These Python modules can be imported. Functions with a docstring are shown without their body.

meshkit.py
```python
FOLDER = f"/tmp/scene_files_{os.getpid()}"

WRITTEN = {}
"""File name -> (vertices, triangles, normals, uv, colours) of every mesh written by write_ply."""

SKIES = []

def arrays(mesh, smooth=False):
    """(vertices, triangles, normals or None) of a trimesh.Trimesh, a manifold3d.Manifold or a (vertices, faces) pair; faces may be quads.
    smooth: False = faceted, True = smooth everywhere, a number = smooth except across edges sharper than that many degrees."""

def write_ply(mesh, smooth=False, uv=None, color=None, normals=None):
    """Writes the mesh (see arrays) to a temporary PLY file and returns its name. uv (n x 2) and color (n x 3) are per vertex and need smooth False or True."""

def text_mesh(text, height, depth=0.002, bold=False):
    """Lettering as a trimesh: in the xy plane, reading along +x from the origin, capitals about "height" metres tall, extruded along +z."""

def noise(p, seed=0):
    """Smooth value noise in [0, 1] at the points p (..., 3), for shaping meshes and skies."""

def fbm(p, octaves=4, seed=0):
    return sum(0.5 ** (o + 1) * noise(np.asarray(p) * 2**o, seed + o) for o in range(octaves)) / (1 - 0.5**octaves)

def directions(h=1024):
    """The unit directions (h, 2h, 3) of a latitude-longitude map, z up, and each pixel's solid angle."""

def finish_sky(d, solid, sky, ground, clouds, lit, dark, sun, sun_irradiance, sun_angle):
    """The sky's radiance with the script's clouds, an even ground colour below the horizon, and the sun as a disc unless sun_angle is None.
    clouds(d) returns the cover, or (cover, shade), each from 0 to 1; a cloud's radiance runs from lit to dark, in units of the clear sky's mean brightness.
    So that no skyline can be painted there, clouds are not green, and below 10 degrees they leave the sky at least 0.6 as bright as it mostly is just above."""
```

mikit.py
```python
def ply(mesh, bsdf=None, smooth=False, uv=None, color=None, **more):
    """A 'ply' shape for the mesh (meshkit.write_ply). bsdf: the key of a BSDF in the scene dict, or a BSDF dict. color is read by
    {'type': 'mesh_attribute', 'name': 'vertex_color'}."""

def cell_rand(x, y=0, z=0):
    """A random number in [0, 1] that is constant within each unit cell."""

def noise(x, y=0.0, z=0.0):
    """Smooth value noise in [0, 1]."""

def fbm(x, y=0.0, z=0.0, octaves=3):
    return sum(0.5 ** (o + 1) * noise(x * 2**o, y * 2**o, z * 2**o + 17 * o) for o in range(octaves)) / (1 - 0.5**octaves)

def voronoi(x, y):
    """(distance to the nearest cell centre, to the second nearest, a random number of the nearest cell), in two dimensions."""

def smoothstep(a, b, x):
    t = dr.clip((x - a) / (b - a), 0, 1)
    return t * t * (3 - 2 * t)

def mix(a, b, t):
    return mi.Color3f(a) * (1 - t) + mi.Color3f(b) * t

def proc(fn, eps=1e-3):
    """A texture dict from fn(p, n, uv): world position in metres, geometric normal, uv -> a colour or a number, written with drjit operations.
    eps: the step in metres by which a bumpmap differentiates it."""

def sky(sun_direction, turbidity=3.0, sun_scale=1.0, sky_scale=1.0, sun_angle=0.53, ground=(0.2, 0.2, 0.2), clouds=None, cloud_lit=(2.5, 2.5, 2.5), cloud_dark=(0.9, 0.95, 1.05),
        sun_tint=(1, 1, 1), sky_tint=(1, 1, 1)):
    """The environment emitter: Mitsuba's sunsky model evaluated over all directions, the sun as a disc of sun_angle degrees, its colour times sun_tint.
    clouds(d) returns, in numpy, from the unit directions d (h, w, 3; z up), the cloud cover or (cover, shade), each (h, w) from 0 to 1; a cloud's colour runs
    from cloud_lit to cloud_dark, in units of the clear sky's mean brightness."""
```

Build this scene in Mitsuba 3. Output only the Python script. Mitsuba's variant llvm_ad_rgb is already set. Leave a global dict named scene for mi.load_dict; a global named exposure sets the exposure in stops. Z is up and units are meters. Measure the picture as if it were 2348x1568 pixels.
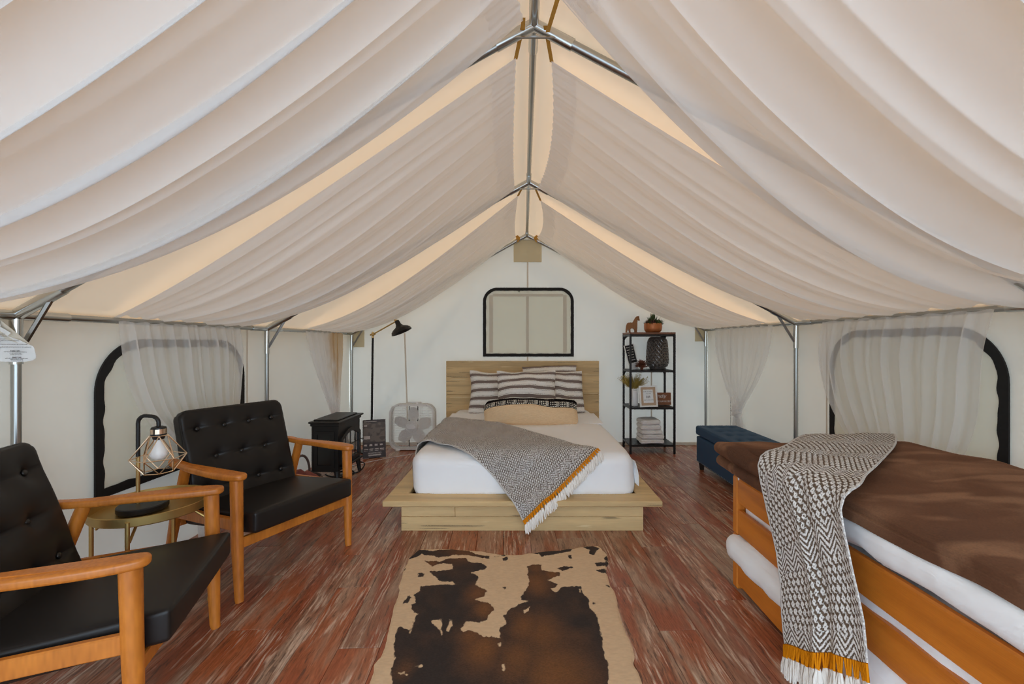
import math, random
import numpy as np
import trimesh
import manifold3d as m3
import shapely
from shapely.geometry import Polygon, Point
from shapely.ops import unary_union
import drjit as dr
import mitsuba as mi
import mikit, meshkit
from mikit import noise, fbm, voronoi, cell_rand, smoothstep, mix

T4 = mi.ScalarTransform4f
CAM_Z = 1.242
VPX, VPY, FOC = 1200.0, 786.0, 1000.0
scene, labels = {}, {}

# ---------------------------------------------------------------- camera, sky, exposure
exposure = 3.0
scene['camera'] = {'type': 'perspective', 'fov': 2 * math.degrees(math.atan(1174.0 / FOC)), 'fov_axis': 'x',
                   'principal_point_offset_x': -26.0 / 2348, 'principal_point_offset_y': -2.0 / 1568,
                   'near_clip': 0.02, 'far_clip': 200.0,
                   'to_world': T4().look_at(origin=[0, 0, CAM_Z], target=[0, 1, CAM_Z], up=[0, 0, 1])}
SUN = np.array([0.42, 0.50, 0.76])
scene['sky'] = mikit.sky(SUN, turbidity=4.0, sun_scale=0.36, sky_scale=1.0, sun_angle=8.0, ground=(0.42, 0.46, 0.50),
                         clouds=lambda d: 0.80 + 0.0 * d[..., 0], cloud_lit=(3.45, 4.25, 4.95), cloud_dark=(1.2, 1.22, 1.28))

# ---------------------------------------------------------------- materials
def rgb(*c):
    return {'type': 'rgb', 'value': list(c)}

def pr(color, rough=0.6, **k):
    return {'type': 'principled', 'base_color': color if isinstance(color, dict) else rgb(*color), 'roughness': rough, **k}

def ts(b):
    return {'type': 'twosided', 'bsdf': b}

def di(color):
    return {'type': 'diffuse', 'reflectance': color if isinstance(color, dict) else rgb(*color)}

def thin(color, dt, rough=0.9, **k):
    return {'type': 'principledthin', 'base_color': color if isinstance(color, dict) else rgb(*color), 'roughness': rough, 'diff_trans': dt, 'eta': 1.2, **k}


scene['m_canvas_roof'] = thin((0.88, 0.685, 0.49), 0.19)
scene['m_canvas_wall'] = thin((0.76, 0.71, 0.61), 0.15)
scene['m_canvas_back_lit'] = thin((0.80, 0.79, 0.725), 0.15)  # side wall canvas again, the end wall's brighter, cooler daylight put into its colour
scene['m_canvas_patch'] = thin((0.78, 0.70, 0.50), 0.55)
scene['m_canvas_seam'] = thin((0.70, 0.63, 0.54), 0.4)
scene['m_band'] = thin((0.80, 0.76, 0.68), 0.6)
scene['m_flap'] = thin((0.93, 0.92, 0.86), 1.0)
scene['m_sheer'] = {'type': 'mask', 'opacity': 0.85, 'bsdf': thin((0.865, 0.865, 0.86), 0.52)}
scene['m_heading'] = {'type': 'mask', 'opacity': 0.62, 'bsdf': thin((0.93, 0.91, 0.90), 0.9)}
scene['m_curtain'] = {'type': 'mask', 'opacity': 0.60, 'bsdf': thin((0.90, 0.89, 0.88), 0.9)}

def stained_fn(p, n, uv):
    s = smoothstep(0.42, 0.75, uv.x + 0.25 * (fbm(p.y * 9, p.z * 5, 0, 3) - 0.5)) * smoothstep(0.75, 0.1, uv.y)
    return mix((0.88, 0.86, 0.86), (0.60, 0.36, 0.13), s * 0.95)
scene['m_curtain_stained'] = {'type': 'mask', 'opacity': 0.68, 'bsdf': thin(mikit.proc(stained_fn), 0.9)}
scene['m_steel'] = ts({'type': 'principled', 'base_color': rgb(0.42, 0.43, 0.42), 'metallic': 1.0, 'roughness': 0.28})
scene['m_joint'] = ts({'type': 'principled', 'base_color': rgb(0.55, 0.56, 0.55), 'metallic': 1.0, 'roughness': 0.2})
scene['m_strap'] = ts(pr((0.47, 0.24, 0.035), 0.7))
scene['m_black'] = ts(pr((0.006, 0.006, 0.006), 0.75))
scene['m_black_metal'] = ts(pr((0.012, 0.011, 0.011), 0.42, specular=0.4))
scene['m_black_gloss'] = ts(pr((0.008, 0.008, 0.008), 0.18, specular=0.5))
scene['m_leather'] = ts(pr((0.0100, 0.0080, 0.0073), 0.42, specular=0.35))
scene['m_button'] = ts(pr((0.011, 0.010, 0.010), 0.3, specular=0.5))
scene['m_brass'] = ts({'type': 'principled', 'base_color': rgb(0.62, 0.42, 0.17), 'metallic': 1.0, 'roughness': 0.3})
scene['m_gold'] = ts({'type': 'principled', 'base_color': rgb(0.56, 0.37, 0.13), 'metallic': 0.9, 'roughness': 0.42})
scene['m_rosegold'] = ts({'type': 'principled', 'base_color': rgb(0.80, 0.62, 0.45), 'metallic': 1.0, 'roughness': 0.22})
scene['m_bulb'] = ts(pr((0.85, 0.85, 0.84), 0.35))
scene['m_white'] = ts(pr((0.80, 0.80, 0.79), 0.5))
scene['m_fan_white'] = ts(pr((0.74, 0.72, 0.69), 0.45))
scene['m_fan_grey'] = ts(pr((0.50, 0.48, 0.465), 0.5))
scene['m_towel'] = ts(di((0.82, 0.81, 0.80)))
scene['m_blue'] = ts(pr((0.017, 0.052, 0.105), 0.85, sheen=0.6))
scene['m_copper'] = ts({'type': 'principled', 'base_color': rgb(0.50, 0.17, 0.055), 'metallic': 0.35, 'roughness': 0.42})
scene['m_ceramic'] = ts(pr((0.86, 0.87, 0.87), 0.22, clearcoat=0.5))
scene['m_lantern'] = ts(pr((0.115, 0.10, 0.092), 0.28, metallic=0.3, specular=0.7))
scene['m_leaf'] = ts(pr((0.055, 0.085, 0.020), 0.6))
scene['m_leaf_red'] = ts(pr((0.085, 0.030, 0.022), 0.6))
scene['m_dried'] = ts(pr((0.42, 0.31, 0.065), 0.8))
scene['m_flower'] = ts(pr((0.17, 0.055, 0.028), 0.85))
scene['m_paper'] = thin((0.90, 0.92, 0.93), 0.25)
scene['m_ink'] = ts(pr((0.03, 0.03, 0.035), 0.8))
scene['m_inkgrey'] = ts(pr((0.20, 0.20, 0.21), 0.8))
scene['m_inkwhite'] = ts(pr((0.80, 0.77, 0.74), 0.8))
scene['m_kraft'] = ts(pr((0.50, 0.36, 0.25), 0.8))
scene['m_orange'] = ts(di((0.68, 0.235, 0.008)))
scene['m_yarn'] = ts(di((0.84, 0.80, 0.74)))
scene['m_foot'] = ts(pr((0.015, 0.012, 0.010), 0.4))
scene['m_red_cloth'] = ts(pr((0.20, 0.055, 0.045), 0.85))
scene['m_wicker'] = ts(pr((0.10, 0.075, 0.065), 0.7))
scene['m_glass'] = {'type': 'thindielectric', 'int_ior': 2.3}
scene['m_firebox'] = ts(pr((0.05, 0.045, 0.04), 0.8))
scene['m_linen'] = ts(pr((0.47, 0.33, 0.21), 0.9))
scene['m_cord_white'] = ts(pr((0.75, 0.70, 0.65), 0.6))

def sheet_bump(p, n, uv):
    x = fbm(p.x * 4 + 3 * fbm(p.x * 1.7, p.y * 1.7, p.z * 2, 2), p.y * 7, p.z * 9, 3)
    return x * 0.012
scene['m_sheet'] = ts({'type': 'bumpmap', 'arbitrary': mikit.proc(sheet_bump, eps=4e-3), 'scale': 1.0, 'bsdf': di((0.88, 0.88, 0.885))})

def wood_fn(light, dark, axis, ring=42.0):
    def fn(p, n, uv):
        a, b, c = {'x': (p.x, p.y, p.z), 'y': (p.y, p.x, p.z), 'z': (p.z, p.x, p.y)}[axis]
        w = fbm(a * 1.6, b * 9, c * 9, 3)
        g = 0.5 + 0.5 * dr.sin(ring * (b + 0.7 * c) * 6.28 * 0.55 + 9 * w)
        f = noise(a * 30, b * 420, c * 420)
        return mix(light, dark, 0.50 * g * smoothstep(0.25, 0.7, w) + 0.25 * f)
    return fn
scene['m_wood_chair'] = ts(pr(mikit.proc(lambda p, n, uv: mix((0.68, 0.235, 0.030), (0.33, 0.090, 0.010), 0.80 * fbm(p.x * 13, p.y * 13, p.z * 7, 4) + 0.30 * noise(p.x * 160, p.y * 160, p.z * 24))), 0.34, specular=0.5, clearcoat=0.25))
scene['m_pine'] = ts(pr(mikit.proc(wood_fn((0.60, 0.190, 0.020), (0.33, 0.080, 0.007), 'y', 22.0)), 0.42, specular=0.4))
scene['m_pine_up'] = ts(pr(mikit.proc(wood_fn((0.62, 0.210, 0.026), (0.42, 0.115, 0.012), 'z', 26.0)), 0.42, specular=0.4))
scene['m_shelf_wood'] = ts(pr(mikit.proc(wood_fn((0.20, 0.085, 0.045), (0.085, 0.035, 0.022), 'x', 30.0)), 0.5))
scene['m_sign_wood'] = ts(pr(mikit.proc(wood_fn((0.25, 0.085, 0.030), (0.15, 0.048, 0.018), 'x', 30.0)), 0.6))
scene['m_toy_wood'] = ts(pr(mikit.proc(wood_fn((0.30, 0.125, 0.035), (0.15, 0.055, 0.016), 'z', 60.0)), 0.45))

def olive_fn(p, n, uv):
    w = fbm(p.x * 1.2, p.y * 14, p.z * 16, 4)
    f = noise(p.x * 22, p.y * 180, p.z * 260)
    c = mix((0.68, 0.475, 0.23), (0.50, 0.345, 0.165), 0.8 * smoothstep(0.3, 0.7, w) + 0.3 * f - 0.1)
    worn = smoothstep(0.70, 0.80, fbm(p.x * 5 + 11, p.y * 40, p.z * 34, 3))
    dark = smoothstep(0.74, 0.80, fbm(p.x * 3.5 + 3, p.y * 50 + 4, p.z * 60, 3))
    return mix(mix(c, (0.72, 0.57, 0.33), 0.6 * worn), (0.055, 0.035, 0.02), 0.55 * dark)
scene['m_olive'] = ts(pr(mikit.proc(olive_fn), 0.5, specular=0.35))

def floor_fn(p, n, uv):
    k = dr.floor(uv.x / 50.0)
    r1, r2 = cell_rand(k, 3), cell_rand(k, 7)
    u, v = uv.x - 50.0 * k, uv.y
    wob = 0.02 * fbm(u * 6 + 13 * r1, v * 22, k, 2)
    big = fbm(u * 2.8 + 9 * r2, (v + wob) * 15, k * 3.1, 3)
    streak = fbm(u * 8, (v + wob) * 110 + 31 * r1, k * 1.7, 4)
    fine = fbm(u * 34, (v + wob) * 260, k * 2.3, 3)
    base = mix((0.37, 0.105, 0.040), (0.25, 0.110, 0.064), r1)
    base = mix(base, (0.38, 0.245, 0.165), 0.85 * smoothstep(0.45, 0.66, big) * (0.45 + 0.7 * r2))
    base = mix(base, (0.27, 0.050, 0.016), 0.65 * smoothstep(0.52, 0.30, big))
    clump = smoothstep(0.44, 0.60, fbm(u * 3.3 + 5, v * 15 + 3 * r2, k, 3))
    pale = smoothstep(0.50, 0.66, streak) * clump
    base = mix(base, (0.60, 0.44, 0.33), 0.66 * pale * (0.45 + 0.8 * fine))
    base = mix(base, (0.055, 0.028, 0.020), 0.70 * smoothstep(0.44, 0.32, streak) * smoothstep(0.36, 0.6, fine))
    return base * (0.58 + 0.78 * fine)
def floor_bump(p, n, uv):
    k = dr.floor(uv.x / 50.0)
    u, v = uv.x - 50.0 * k, uv.y
    return 0.0012 * fbm(u * 6, v * 130, k * 1.7, 3)
scene['m_floor'] = ts(pr(mikit.proc(floor_fn), 0.36, specular=0.5))
scene['m_subfloor'] = ts(pr((0.05, 0.03, 0.02), 0.8))

def stripe_fn(p, n, uv):
    f = (uv.y + 0.022 * (fbm(uv.x * 4, uv.y * 3, 0, 2) - 0.5)) / 0.088
    f = f - dr.floor(f)
    d = dr.abs(f - 0.5)
    wide = smoothstep(0.185, 0.175, d)
    line = smoothstep(0.255, 0.265, d) * smoothstep(0.305, 0.295, d)
    w = noise(uv.x * 700, uv.y * 700, 0)
    return mix((0.80, 0.77, 0.72), (0.200, 0.155, 0.138), dr.maximum(wide, line * 0.8)) * (0.92 + 0.14 * w)
scene['m_stripe'] = ts(di(mikit.proc(stripe_fn)))

def lumbar_fn(p, n, uv):
    # printed band: rows of pale dots in groups between upright strokes, on black
    v = (uv.y - 0.075) / 0.052
    inband = smoothstep(-0.02, 0.02, v)
    u = uv.x / 0.098
    g = u - dr.floor(u)
    col = g * 6.0
    ci = dr.floor(col)
    cu = col - ci
    rv = v * 2.6 + 0.1
    rr = rv - dr.floor(rv)
    dot = dr.select((dr.abs(cu - 0.5) < 0.30) & (dr.abs(rr - 0.5) < 0.28) & (ci < 4.5) & (ci > 0.5), 1.0, 0.0)
    bars = dr.select((ci > 4.5) & ((dr.abs(cu - 0.12) < 0.10) | (dr.abs(cu - 0.88) < 0.10) | (dr.abs(dr.abs(cu - 0.5) - 0.22 * dr.abs(rr - 0.5) * 2) < 0.06)), 1.0, 0.0)
    bars = dr.maximum(bars, dr.select((ci < 0.5) & (dr.abs(cu - 0.4) < 0.12), 1.0, 0.0))
    mark = dr.maximum(dot, bars) * dr.select((v > 0.10) & (v < 1.25), 1.0, 0.0)
    lin = mix((0.78, 0.56, 0.345), (0.66, 0.46, 0.275), fbm(uv.x * 60, uv.y * 300, 0, 2))
    return mix(lin, mix((0.010, 0.008, 0.008), (0.78, 0.74, 0.66), mark), inband)
scene['m_lumbar'] = ts(di(mikit.proc(lumbar_fn)))

def weave_mark(uv, s):
    j1, j2 = noise(uv.x * 620, uv.y * 420, 3) - 0.5, noise(uv.x * 420, uv.y * 620, 9) - 0.5
    u, v = uv.x / s + 0.22 * j1, uv.y / s + 0.22 * j2
    band = v * 0.0862 * 1.0
    b = band - dr.floor(band)
    tri = dr.abs(2 * (u / 2.9 - dr.floor(u / 2.9)) - 1)
    z = v / 0.78 + tri * 1.9
    zig = smoothstep(0.40, 0.50, dr.abs(z - dr.floor(z) - 0.5) * 2)
    row = dr.floor(v)
    cu = u + 0.5 * (row - 2 * dr.floor(row / 2))
    fu, fv = cu - dr.floor(cu) - 0.5, v - row - 0.5
    dia = dr.abs(fu) * 1.05 + dr.abs(fv) * 0.85
    d = smoothstep(0.50, 0.42, dia) * smoothstep(0.05, 0.11, dr.sqrt(fu * fu + fv * fv))
    d = dr.maximum(d, dr.select((fv > 0.34) & (fu > 0.05), 0.9, 0.0))
    return dr.select(b < 0.32, zig, d)
def throw_fn(s, wide):
    def fn(p, n, uv):
        m = weave_mark(uv, s)
        m = dr.select((uv.x < 0.010) | (uv.x > wide - 0.010), 0.85, m)
        y = noise(uv.x * 900, uv.y * 350, 0)
        return mix((0.150, 0.105, 0.072), (0.90, 0.87, 0.83), m) * (0.72 + 0.42 * y)
    return fn
def throw_bump(s):
    return lambda p, n, uv: 0.004 * weave_mark(uv, s)
scene['m_throw'] = ts({'type': 'bumpmap', 'arbitrary': mikit.proc(throw_bump(0.0185), eps=1.5e-3), 'scale': 1.0, 'bsdf': di(mikit.proc(throw_fn(0.0185, 0.80)))})
scene['m_throw_big'] = ts({'type': 'bumpmap', 'arbitrary': mikit.proc(throw_bump(0.0235), eps=1.5e-3), 'scale': 1.0, 'bsdf': di(mikit.proc(throw_fn(0.0235, 0.50)))})

def plush_fn(p, n, uv):
    w = fbm(p.x * 2.2 + 4 * fbm(p.y * 1.5, p.x * 1.5, 0, 2), p.y * 3.5, p.z * 4, 4)
    s = dr.maximum(0.8 * smoothstep(0.46, 0.76, w), 0.7 * smoothstep(0.50, 0.78, fbm(p.x * 5 + 3, p.y * 12, p.z * 8, 3)))
    d = smoothstep(0.46, 0.33, w)
    return mix(mix((0.100, 0.038, 0.015), (0.29, 0.150, 0.080), 0.7 * s), (0.062, 0.022, 0.009), 0.75 * d) * (0.85 + 0.3 * noise(p.x * 300, p.y * 300, p.z * 300))
scene['m_plush'] = ts(pr(mikit.proc(plush_fn), 0.9, sheen=0.22, sheen_tint=0.7))

def cow_fn(p, n, uv):
    d = uv.x + 0.016 * (fbm(p.x * 30, p.y * 12, 0, 4) - 0.5) + 0.012 * (fbm(p.x * 90, p.y * 60, 0, 2) - 0.5)
    t = smoothstep(-0.003, 0.003, d)
    cream = mix((0.63, 0.43, 0.255), (0.53, 0.355, 0.21), fbm(p.x * 60, p.y * 140, 0, 3))
    rust = dr.clip(uv.y + 0.35 * (fbm(p.x * 12, p.y * 12, 3, 3) - 0.5), 0, 1)
    dark = mix((0.022, 0.012, 0.009), (0.150, 0.052, 0.012), rust) * (0.8 + 0.4 * noise(p.x * 200, p.y * 400, 0))
    return mix(cream, dark, t)
scene['m_cowhide'] = ts(pr(mikit.proc(cow_fn), 0.85, sheen=0.5))

# ---------------------------------------------------------------- helpers
used = {}
def key_for(name, parent=None):
    base = name if parent is None else parent + '__' + name
    k = used.get(base, 0)
    used[base] = k + 1
    return base if k == 0 else f'{base}_{k:03d}'

def lab(key, label=None, cat=None, group=None, kind=None):
    d = labels.setdefault(key, {})
    for a, b in (('label', label), ('category', cat), ('group', group), ('kind', kind)):
        if b: d[a] = b
    return key

def add(name, mesh, mat, parent=None, smooth=False, label=None, cat=None, group=None, kind=None, uv=None):
    key = key_for(name, parent)
    if isinstance(mesh, (list, tuple)) and len(mesh) and isinstance(mesh[0], trimesh.Trimesh):
        mesh = trimesh.util.concatenate(list(mesh))
    scene[key] = mikit.ply(mesh, mat, smooth=smooth, uv=uv)
    if label or cat or group or kind:
        lab(key, label, cat, group, kind)
    return key

def thing(name, label, cat, group=None, kind=None):
    return lab(key_for(name), label, cat, group, kind)

def box(sx, sy, sz, c=(0, 0, 0), b=0.004):
    """chamfered box of full sizes centred at c"""
    b = min(b, 0.45 * min(sx, sy, sz))
    pts = []
    for dx, dy, dz in ((0, b, b), (b, 0, b), (b, b, 0)):
        for i in (-1, 1):
            for j in (-1, 1):
                for k in (-1, 1):
                    pts.append((i * (sx / 2 - dx), j * (sy / 2 - dy), k * (sz / 2 - dz)))
    h = trimesh.convex.convex_hull(np.array(pts))
    h.apply_translation(c)
    return h

def box2(lo, hi, b=0.004):
    lo, hi = np.array(lo, float), np.array(hi, float)
    return box(*(hi - lo), c=(lo + hi) / 2, b=b)

def tube(pts, r, n=10, cap=True):
    p = np.asarray(pts, float)
    r = np.broadcast_to(np.asarray(r, float), (len(p),))
    t = np.gradient(p, axis=0)
    t /= np.linalg.norm(t, axis=1, keepdims=True) + 1e-12
    a = np.cross(t[0], [0, 0, 1.0] if abs(t[0][2]) < 0.9 else [1.0, 0, 0]); a /= np.linalg.norm(a)
    A = [a]
    for i in range(1, len(p)):
        a = A[-1] - t[i] * np.dot(A[-1], t[i]); a /= np.linalg.norm(a); A.append(a)
    A = np.array(A); B = np.cross(t, A)
    ang = np.arange(n) * 2 * np.pi / n
    v = p[:, None] + r[:, None, None] * (np.cos(ang)[None, :, None] * A[:, None] + np.sin(ang)[None, :, None] * B[:, None])
    v = v.reshape(-1, 3)
    f = []
    for i in range(len(p) - 1):
        for j in range(n):
            a0, a1, b0, b1 = i * n + j, i * n + (j + 1) % n, (i + 1) * n + j, (i + 1) * n + (j + 1) % n
            f += [(a0, a1, b1), (a0, b1, b0)]
    if cap:
        v = np.vstack([v, p[0], p[-1]]); c0, c1 = len(v) - 2, len(v) - 1
        for j in range(n):
            f.append((c0, (j + 1) % n, j))
            f.append((c1, (len(p) - 1) * n + j, (len(p) - 1) * n + (j + 1) % n))
    return trimesh.Trimesh(v, np.array(f), process=False)

def lathe(prof, n=32, c=(0, 0, 0)):
    m = trimesh.creation.revolve(np.array(prof, float), sections=n)
    m.apply_translation(c)
    return m

def extrude(poly, h, plane='xy', c=(0, 0, 0)):
    """extrude a shapely polygon by h; plane 'xy' up z, 'xz' along +y (x,z drawn), 'yz' along +x"""
    m = trimesh.creation.extrude_polygon(poly if isinstance(poly, Polygon) else Polygon(poly), h, engine='earcut')
    if plane == 'xz':
        m.vertices = m.vertices[:, [0, 2, 1]]; m.invert()
    elif plane == 'yz':
        m.vertices = m.vertices[:, [2, 0, 1]]
    m.apply_translation(c)
    return m

def rrect(w, h, r, n=6, c=(0, 0)):
    return shapely.affinity.translate(shapely.box(-w / 2 + r, -h / 2 + r, w / 2 - r, h / 2 - r).buffer(r, quad_segs=n), c[0], c[1])

def grid(fn, nu, nv, flip=False):
    U, V = np.meshgrid(np.linspace(0, 1, nu), np.linspace(0, 1, nv), indexing='ij')
    P = np.asarray(fn(U, V)).reshape(3, -1).T if not isinstance(fn, np.ndarray) else fn
    i, j = np.meshgrid(np.arange(nu - 1), np.arange(nv - 1), indexing='ij')
    q = np.stack([i * nv + j, (i + 1) * nv + j, (i + 1) * nv + j + 1, i * nv + j + 1], -1).reshape(-1, 4)
    if flip: q = q[:, ::-1]
    f = np.vstack([q[:, [0, 1, 2]], q[:, [0, 2, 3]]])
    return trimesh.Trimesh(P, f, process=False), U.ravel(), V.ravel()

def solid_sheet(m, nu, nv, th):
    """give a grid sheet thickness th against its normals (both faces and the rim)"""
    n = m.vertex_normals
    v0, v1 = np.array(m.vertices), np.array(m.vertices) - n * th
    N = len(v0)
    idx = np.arange(N).reshape(nu, nv)
    loop = np.concatenate([idx[:, 0], idx[-1, 1:], idx[::-1, -1][1:], idx[0, ::-1][1:-1]])
    f = [m.faces, m.faces[:, ::-1] + N]
    a, b = loop, np.roll(loop, -1)
    f.append(np.stack([a, a + N, b], 1)); f.append(np.stack([b, a + N, b + N], 1))
    return trimesh.Trimesh(np.vstack([v0, v1]), np.vstack(f), process=False)

def rotz(m, ang, loc=(0, 0, 0)):
    c, s = math.cos(ang), math.sin(ang)
    M = np.eye(4); M[:2, :2] = [[c, -s], [s, c]]; M[:3, 3] = loc
    m = m.copy(); m.apply_transform(M); return m

def basis(m, X, Y, Z, o):
    M = np.eye(4); M[:3, 0], M[:3, 1], M[:3, 2], M[:3, 3] = X, Y, Z, o
    m = m.copy(); m.apply_transform(M); return m

def softbox(sx, sy, sz, r, n=14, puff=(0, 0, 0), c=(0, 0, 0)):
    """rounded box with many vertices, its faces bulged by puff"""
    b = trimesh.creation.box((2, 2, 2)); 
    for _ in range(int(math.log2(n)) + 1): b = b.subdivide()
    v = np.array(b.vertices)
    half = np.array([sx, sy, sz]) / 2
    # denser near edges
    w = np.sign(v) * (1 - (1 - np.abs(v)) ** 1.25)
    q = w * half
    inner = half - r
    core = np.clip(q, -inner, inner)
    d = q - core
    L = np.linalg.norm(d, axis=1, keepdims=True)
    q = np.where(L > 1e-9, core + d / np.maximum(L, 1e-9) * np.minimum(r, np.max(np.abs(d), axis=1, keepdims=True)), q)
    for k in range(3):
        o = [i for i in range(3) if i != k]
        q[:, k] += np.sign(v[:, k]) * np.abs(v[:, k]) * puff[k] * (1 - v[:, o[0]] ** 2) * (1 - v[:, o[1]] ** 2)
    m = trimesh.Trimesh(q + np.array(c), b.faces, process=True)
    return m

def P(px, py, Y):
    return np.array([(px - VPX) / FOC * Y, Y, CAM_Z - (py - VPY) / FOC * Y])

def smooth1(x):
    return x * x * (3 - 2 * x)

def lerp(a, b, t):
    return a + (b - a) * t

def N3(x, y=0.0, z=0.0, seed=0):
    x, y, z = np.broadcast_arrays(np.asarray(x, float), np.asarray(y, float), np.asarray(z, float))
    return meshkit.noise(np.stack([x, y, z], -1), seed)

rng = np.random.default_rng(7)
# ================================================================ THE TENT: floor, walls, roof, frame
XL, XR, ZL, ZR, XC, ZP = -2.07, 2.20, 1.355, 1.400, 0.043, 2.54
YJ = [0.04, 1.78, 3.52, 5.26]
YB, YF = 5.315, -0.42
WL, WR = XL - 0.045, XR + 0.045

# floor of separate planks, slightly turned against the tent
floor_key = add('floor', box2((WL - 0.05, YF - 0.3, -0.06), (WR + 0.05, YB + 0.05, -0.012), 0.002), 'm_subfloor', kind='structure',
                label='reddish brown distressed plank floor of the tent')
PW, PLEN, PANG = 0.168, 1.22, math.radians(2.6)
ca, sa = math.cos(PANG), math.sin(PANG)
region = shapely.box(WL - 0.03, -0.35, WR + 0.03, YB + 0.03)
plank_n = 0
for i in range(-16, 17):
    off = (i * 0.37 * PLEN) % PLEN + (0.11 if i % 3 == 0 else 0) 
    for j in range(-2, 6):
        u0, v0 = j * PLEN - off, i * PW
        corners = [(u0, v0), (u0 + PLEN, v0), (u0 + PLEN, v0 + PW), (u0, v0 + PW)]
        # local u runs along +y turned by PANG, v along +x
        to_xy = lambda u, v: (v * ca - u * sa, u * ca + v * sa)
        poly = Polygon([to_xy(u, v) for u, v in corners])
        cut = poly.buffer(-0.0008, join_style=2).intersection(region)
        if cut.is_empty or cut.area < 0.004 or cut.geom_type != 'Polygon':
            continue
        inner = cut.buffer(-0.0022, join_style=2)
        if inner.is_empty or inner.geom_type != 'Polygon': continue
        cut = shapely.geometry.polygon.orient(cut); inner = shapely.geometry.polygon.orient(inner)
        a = np.array(cut.exterior.coords)[:-1]; b = np.array(inner.exterior.coords)[:-1]
        if len(a) != len(b):
            b = a + (np.array(cut.centroid.coords[0]) - a) * 0.01
        n = len(a); h = 0.0006 * (((i * 7 + j * 13) % 5) - 2) * 0.3
        V = np.vstack([np.c_[a, np.full(n, -0.012)], np.c_[a, np.full(n, -0.0022)], np.c_[b, np.full(n, h * 0)]])
        F = []
        for k in range(n):
            k2 = (k + 1) % n
            for lv in (0, 1):
                F += [(lv * n + k, lv * n + k2, (lv + 1) * n + k2), (lv * n + k, (lv + 1) * n + k2, (lv + 1) * n + k)]
        for k in range(1, n - 1): F.append((2 * n, 2 * n + k, 2 * n + k + 1))
        xy = V[:, :2]
        uu = (xy[:, 1] * ca - xy[:, 0] * sa) - u0 + 3.0
        vv = (xy[:, 0] * ca + xy[:, 1] * sa) - v0
        plank_n += 1
        add('plank', trimesh.Trimesh(V, np.array(F), process=False), 'm_floor', parent=floor_key, uv=np.c_[uu + 50.0 * plank_n + 10, vv])

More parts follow.
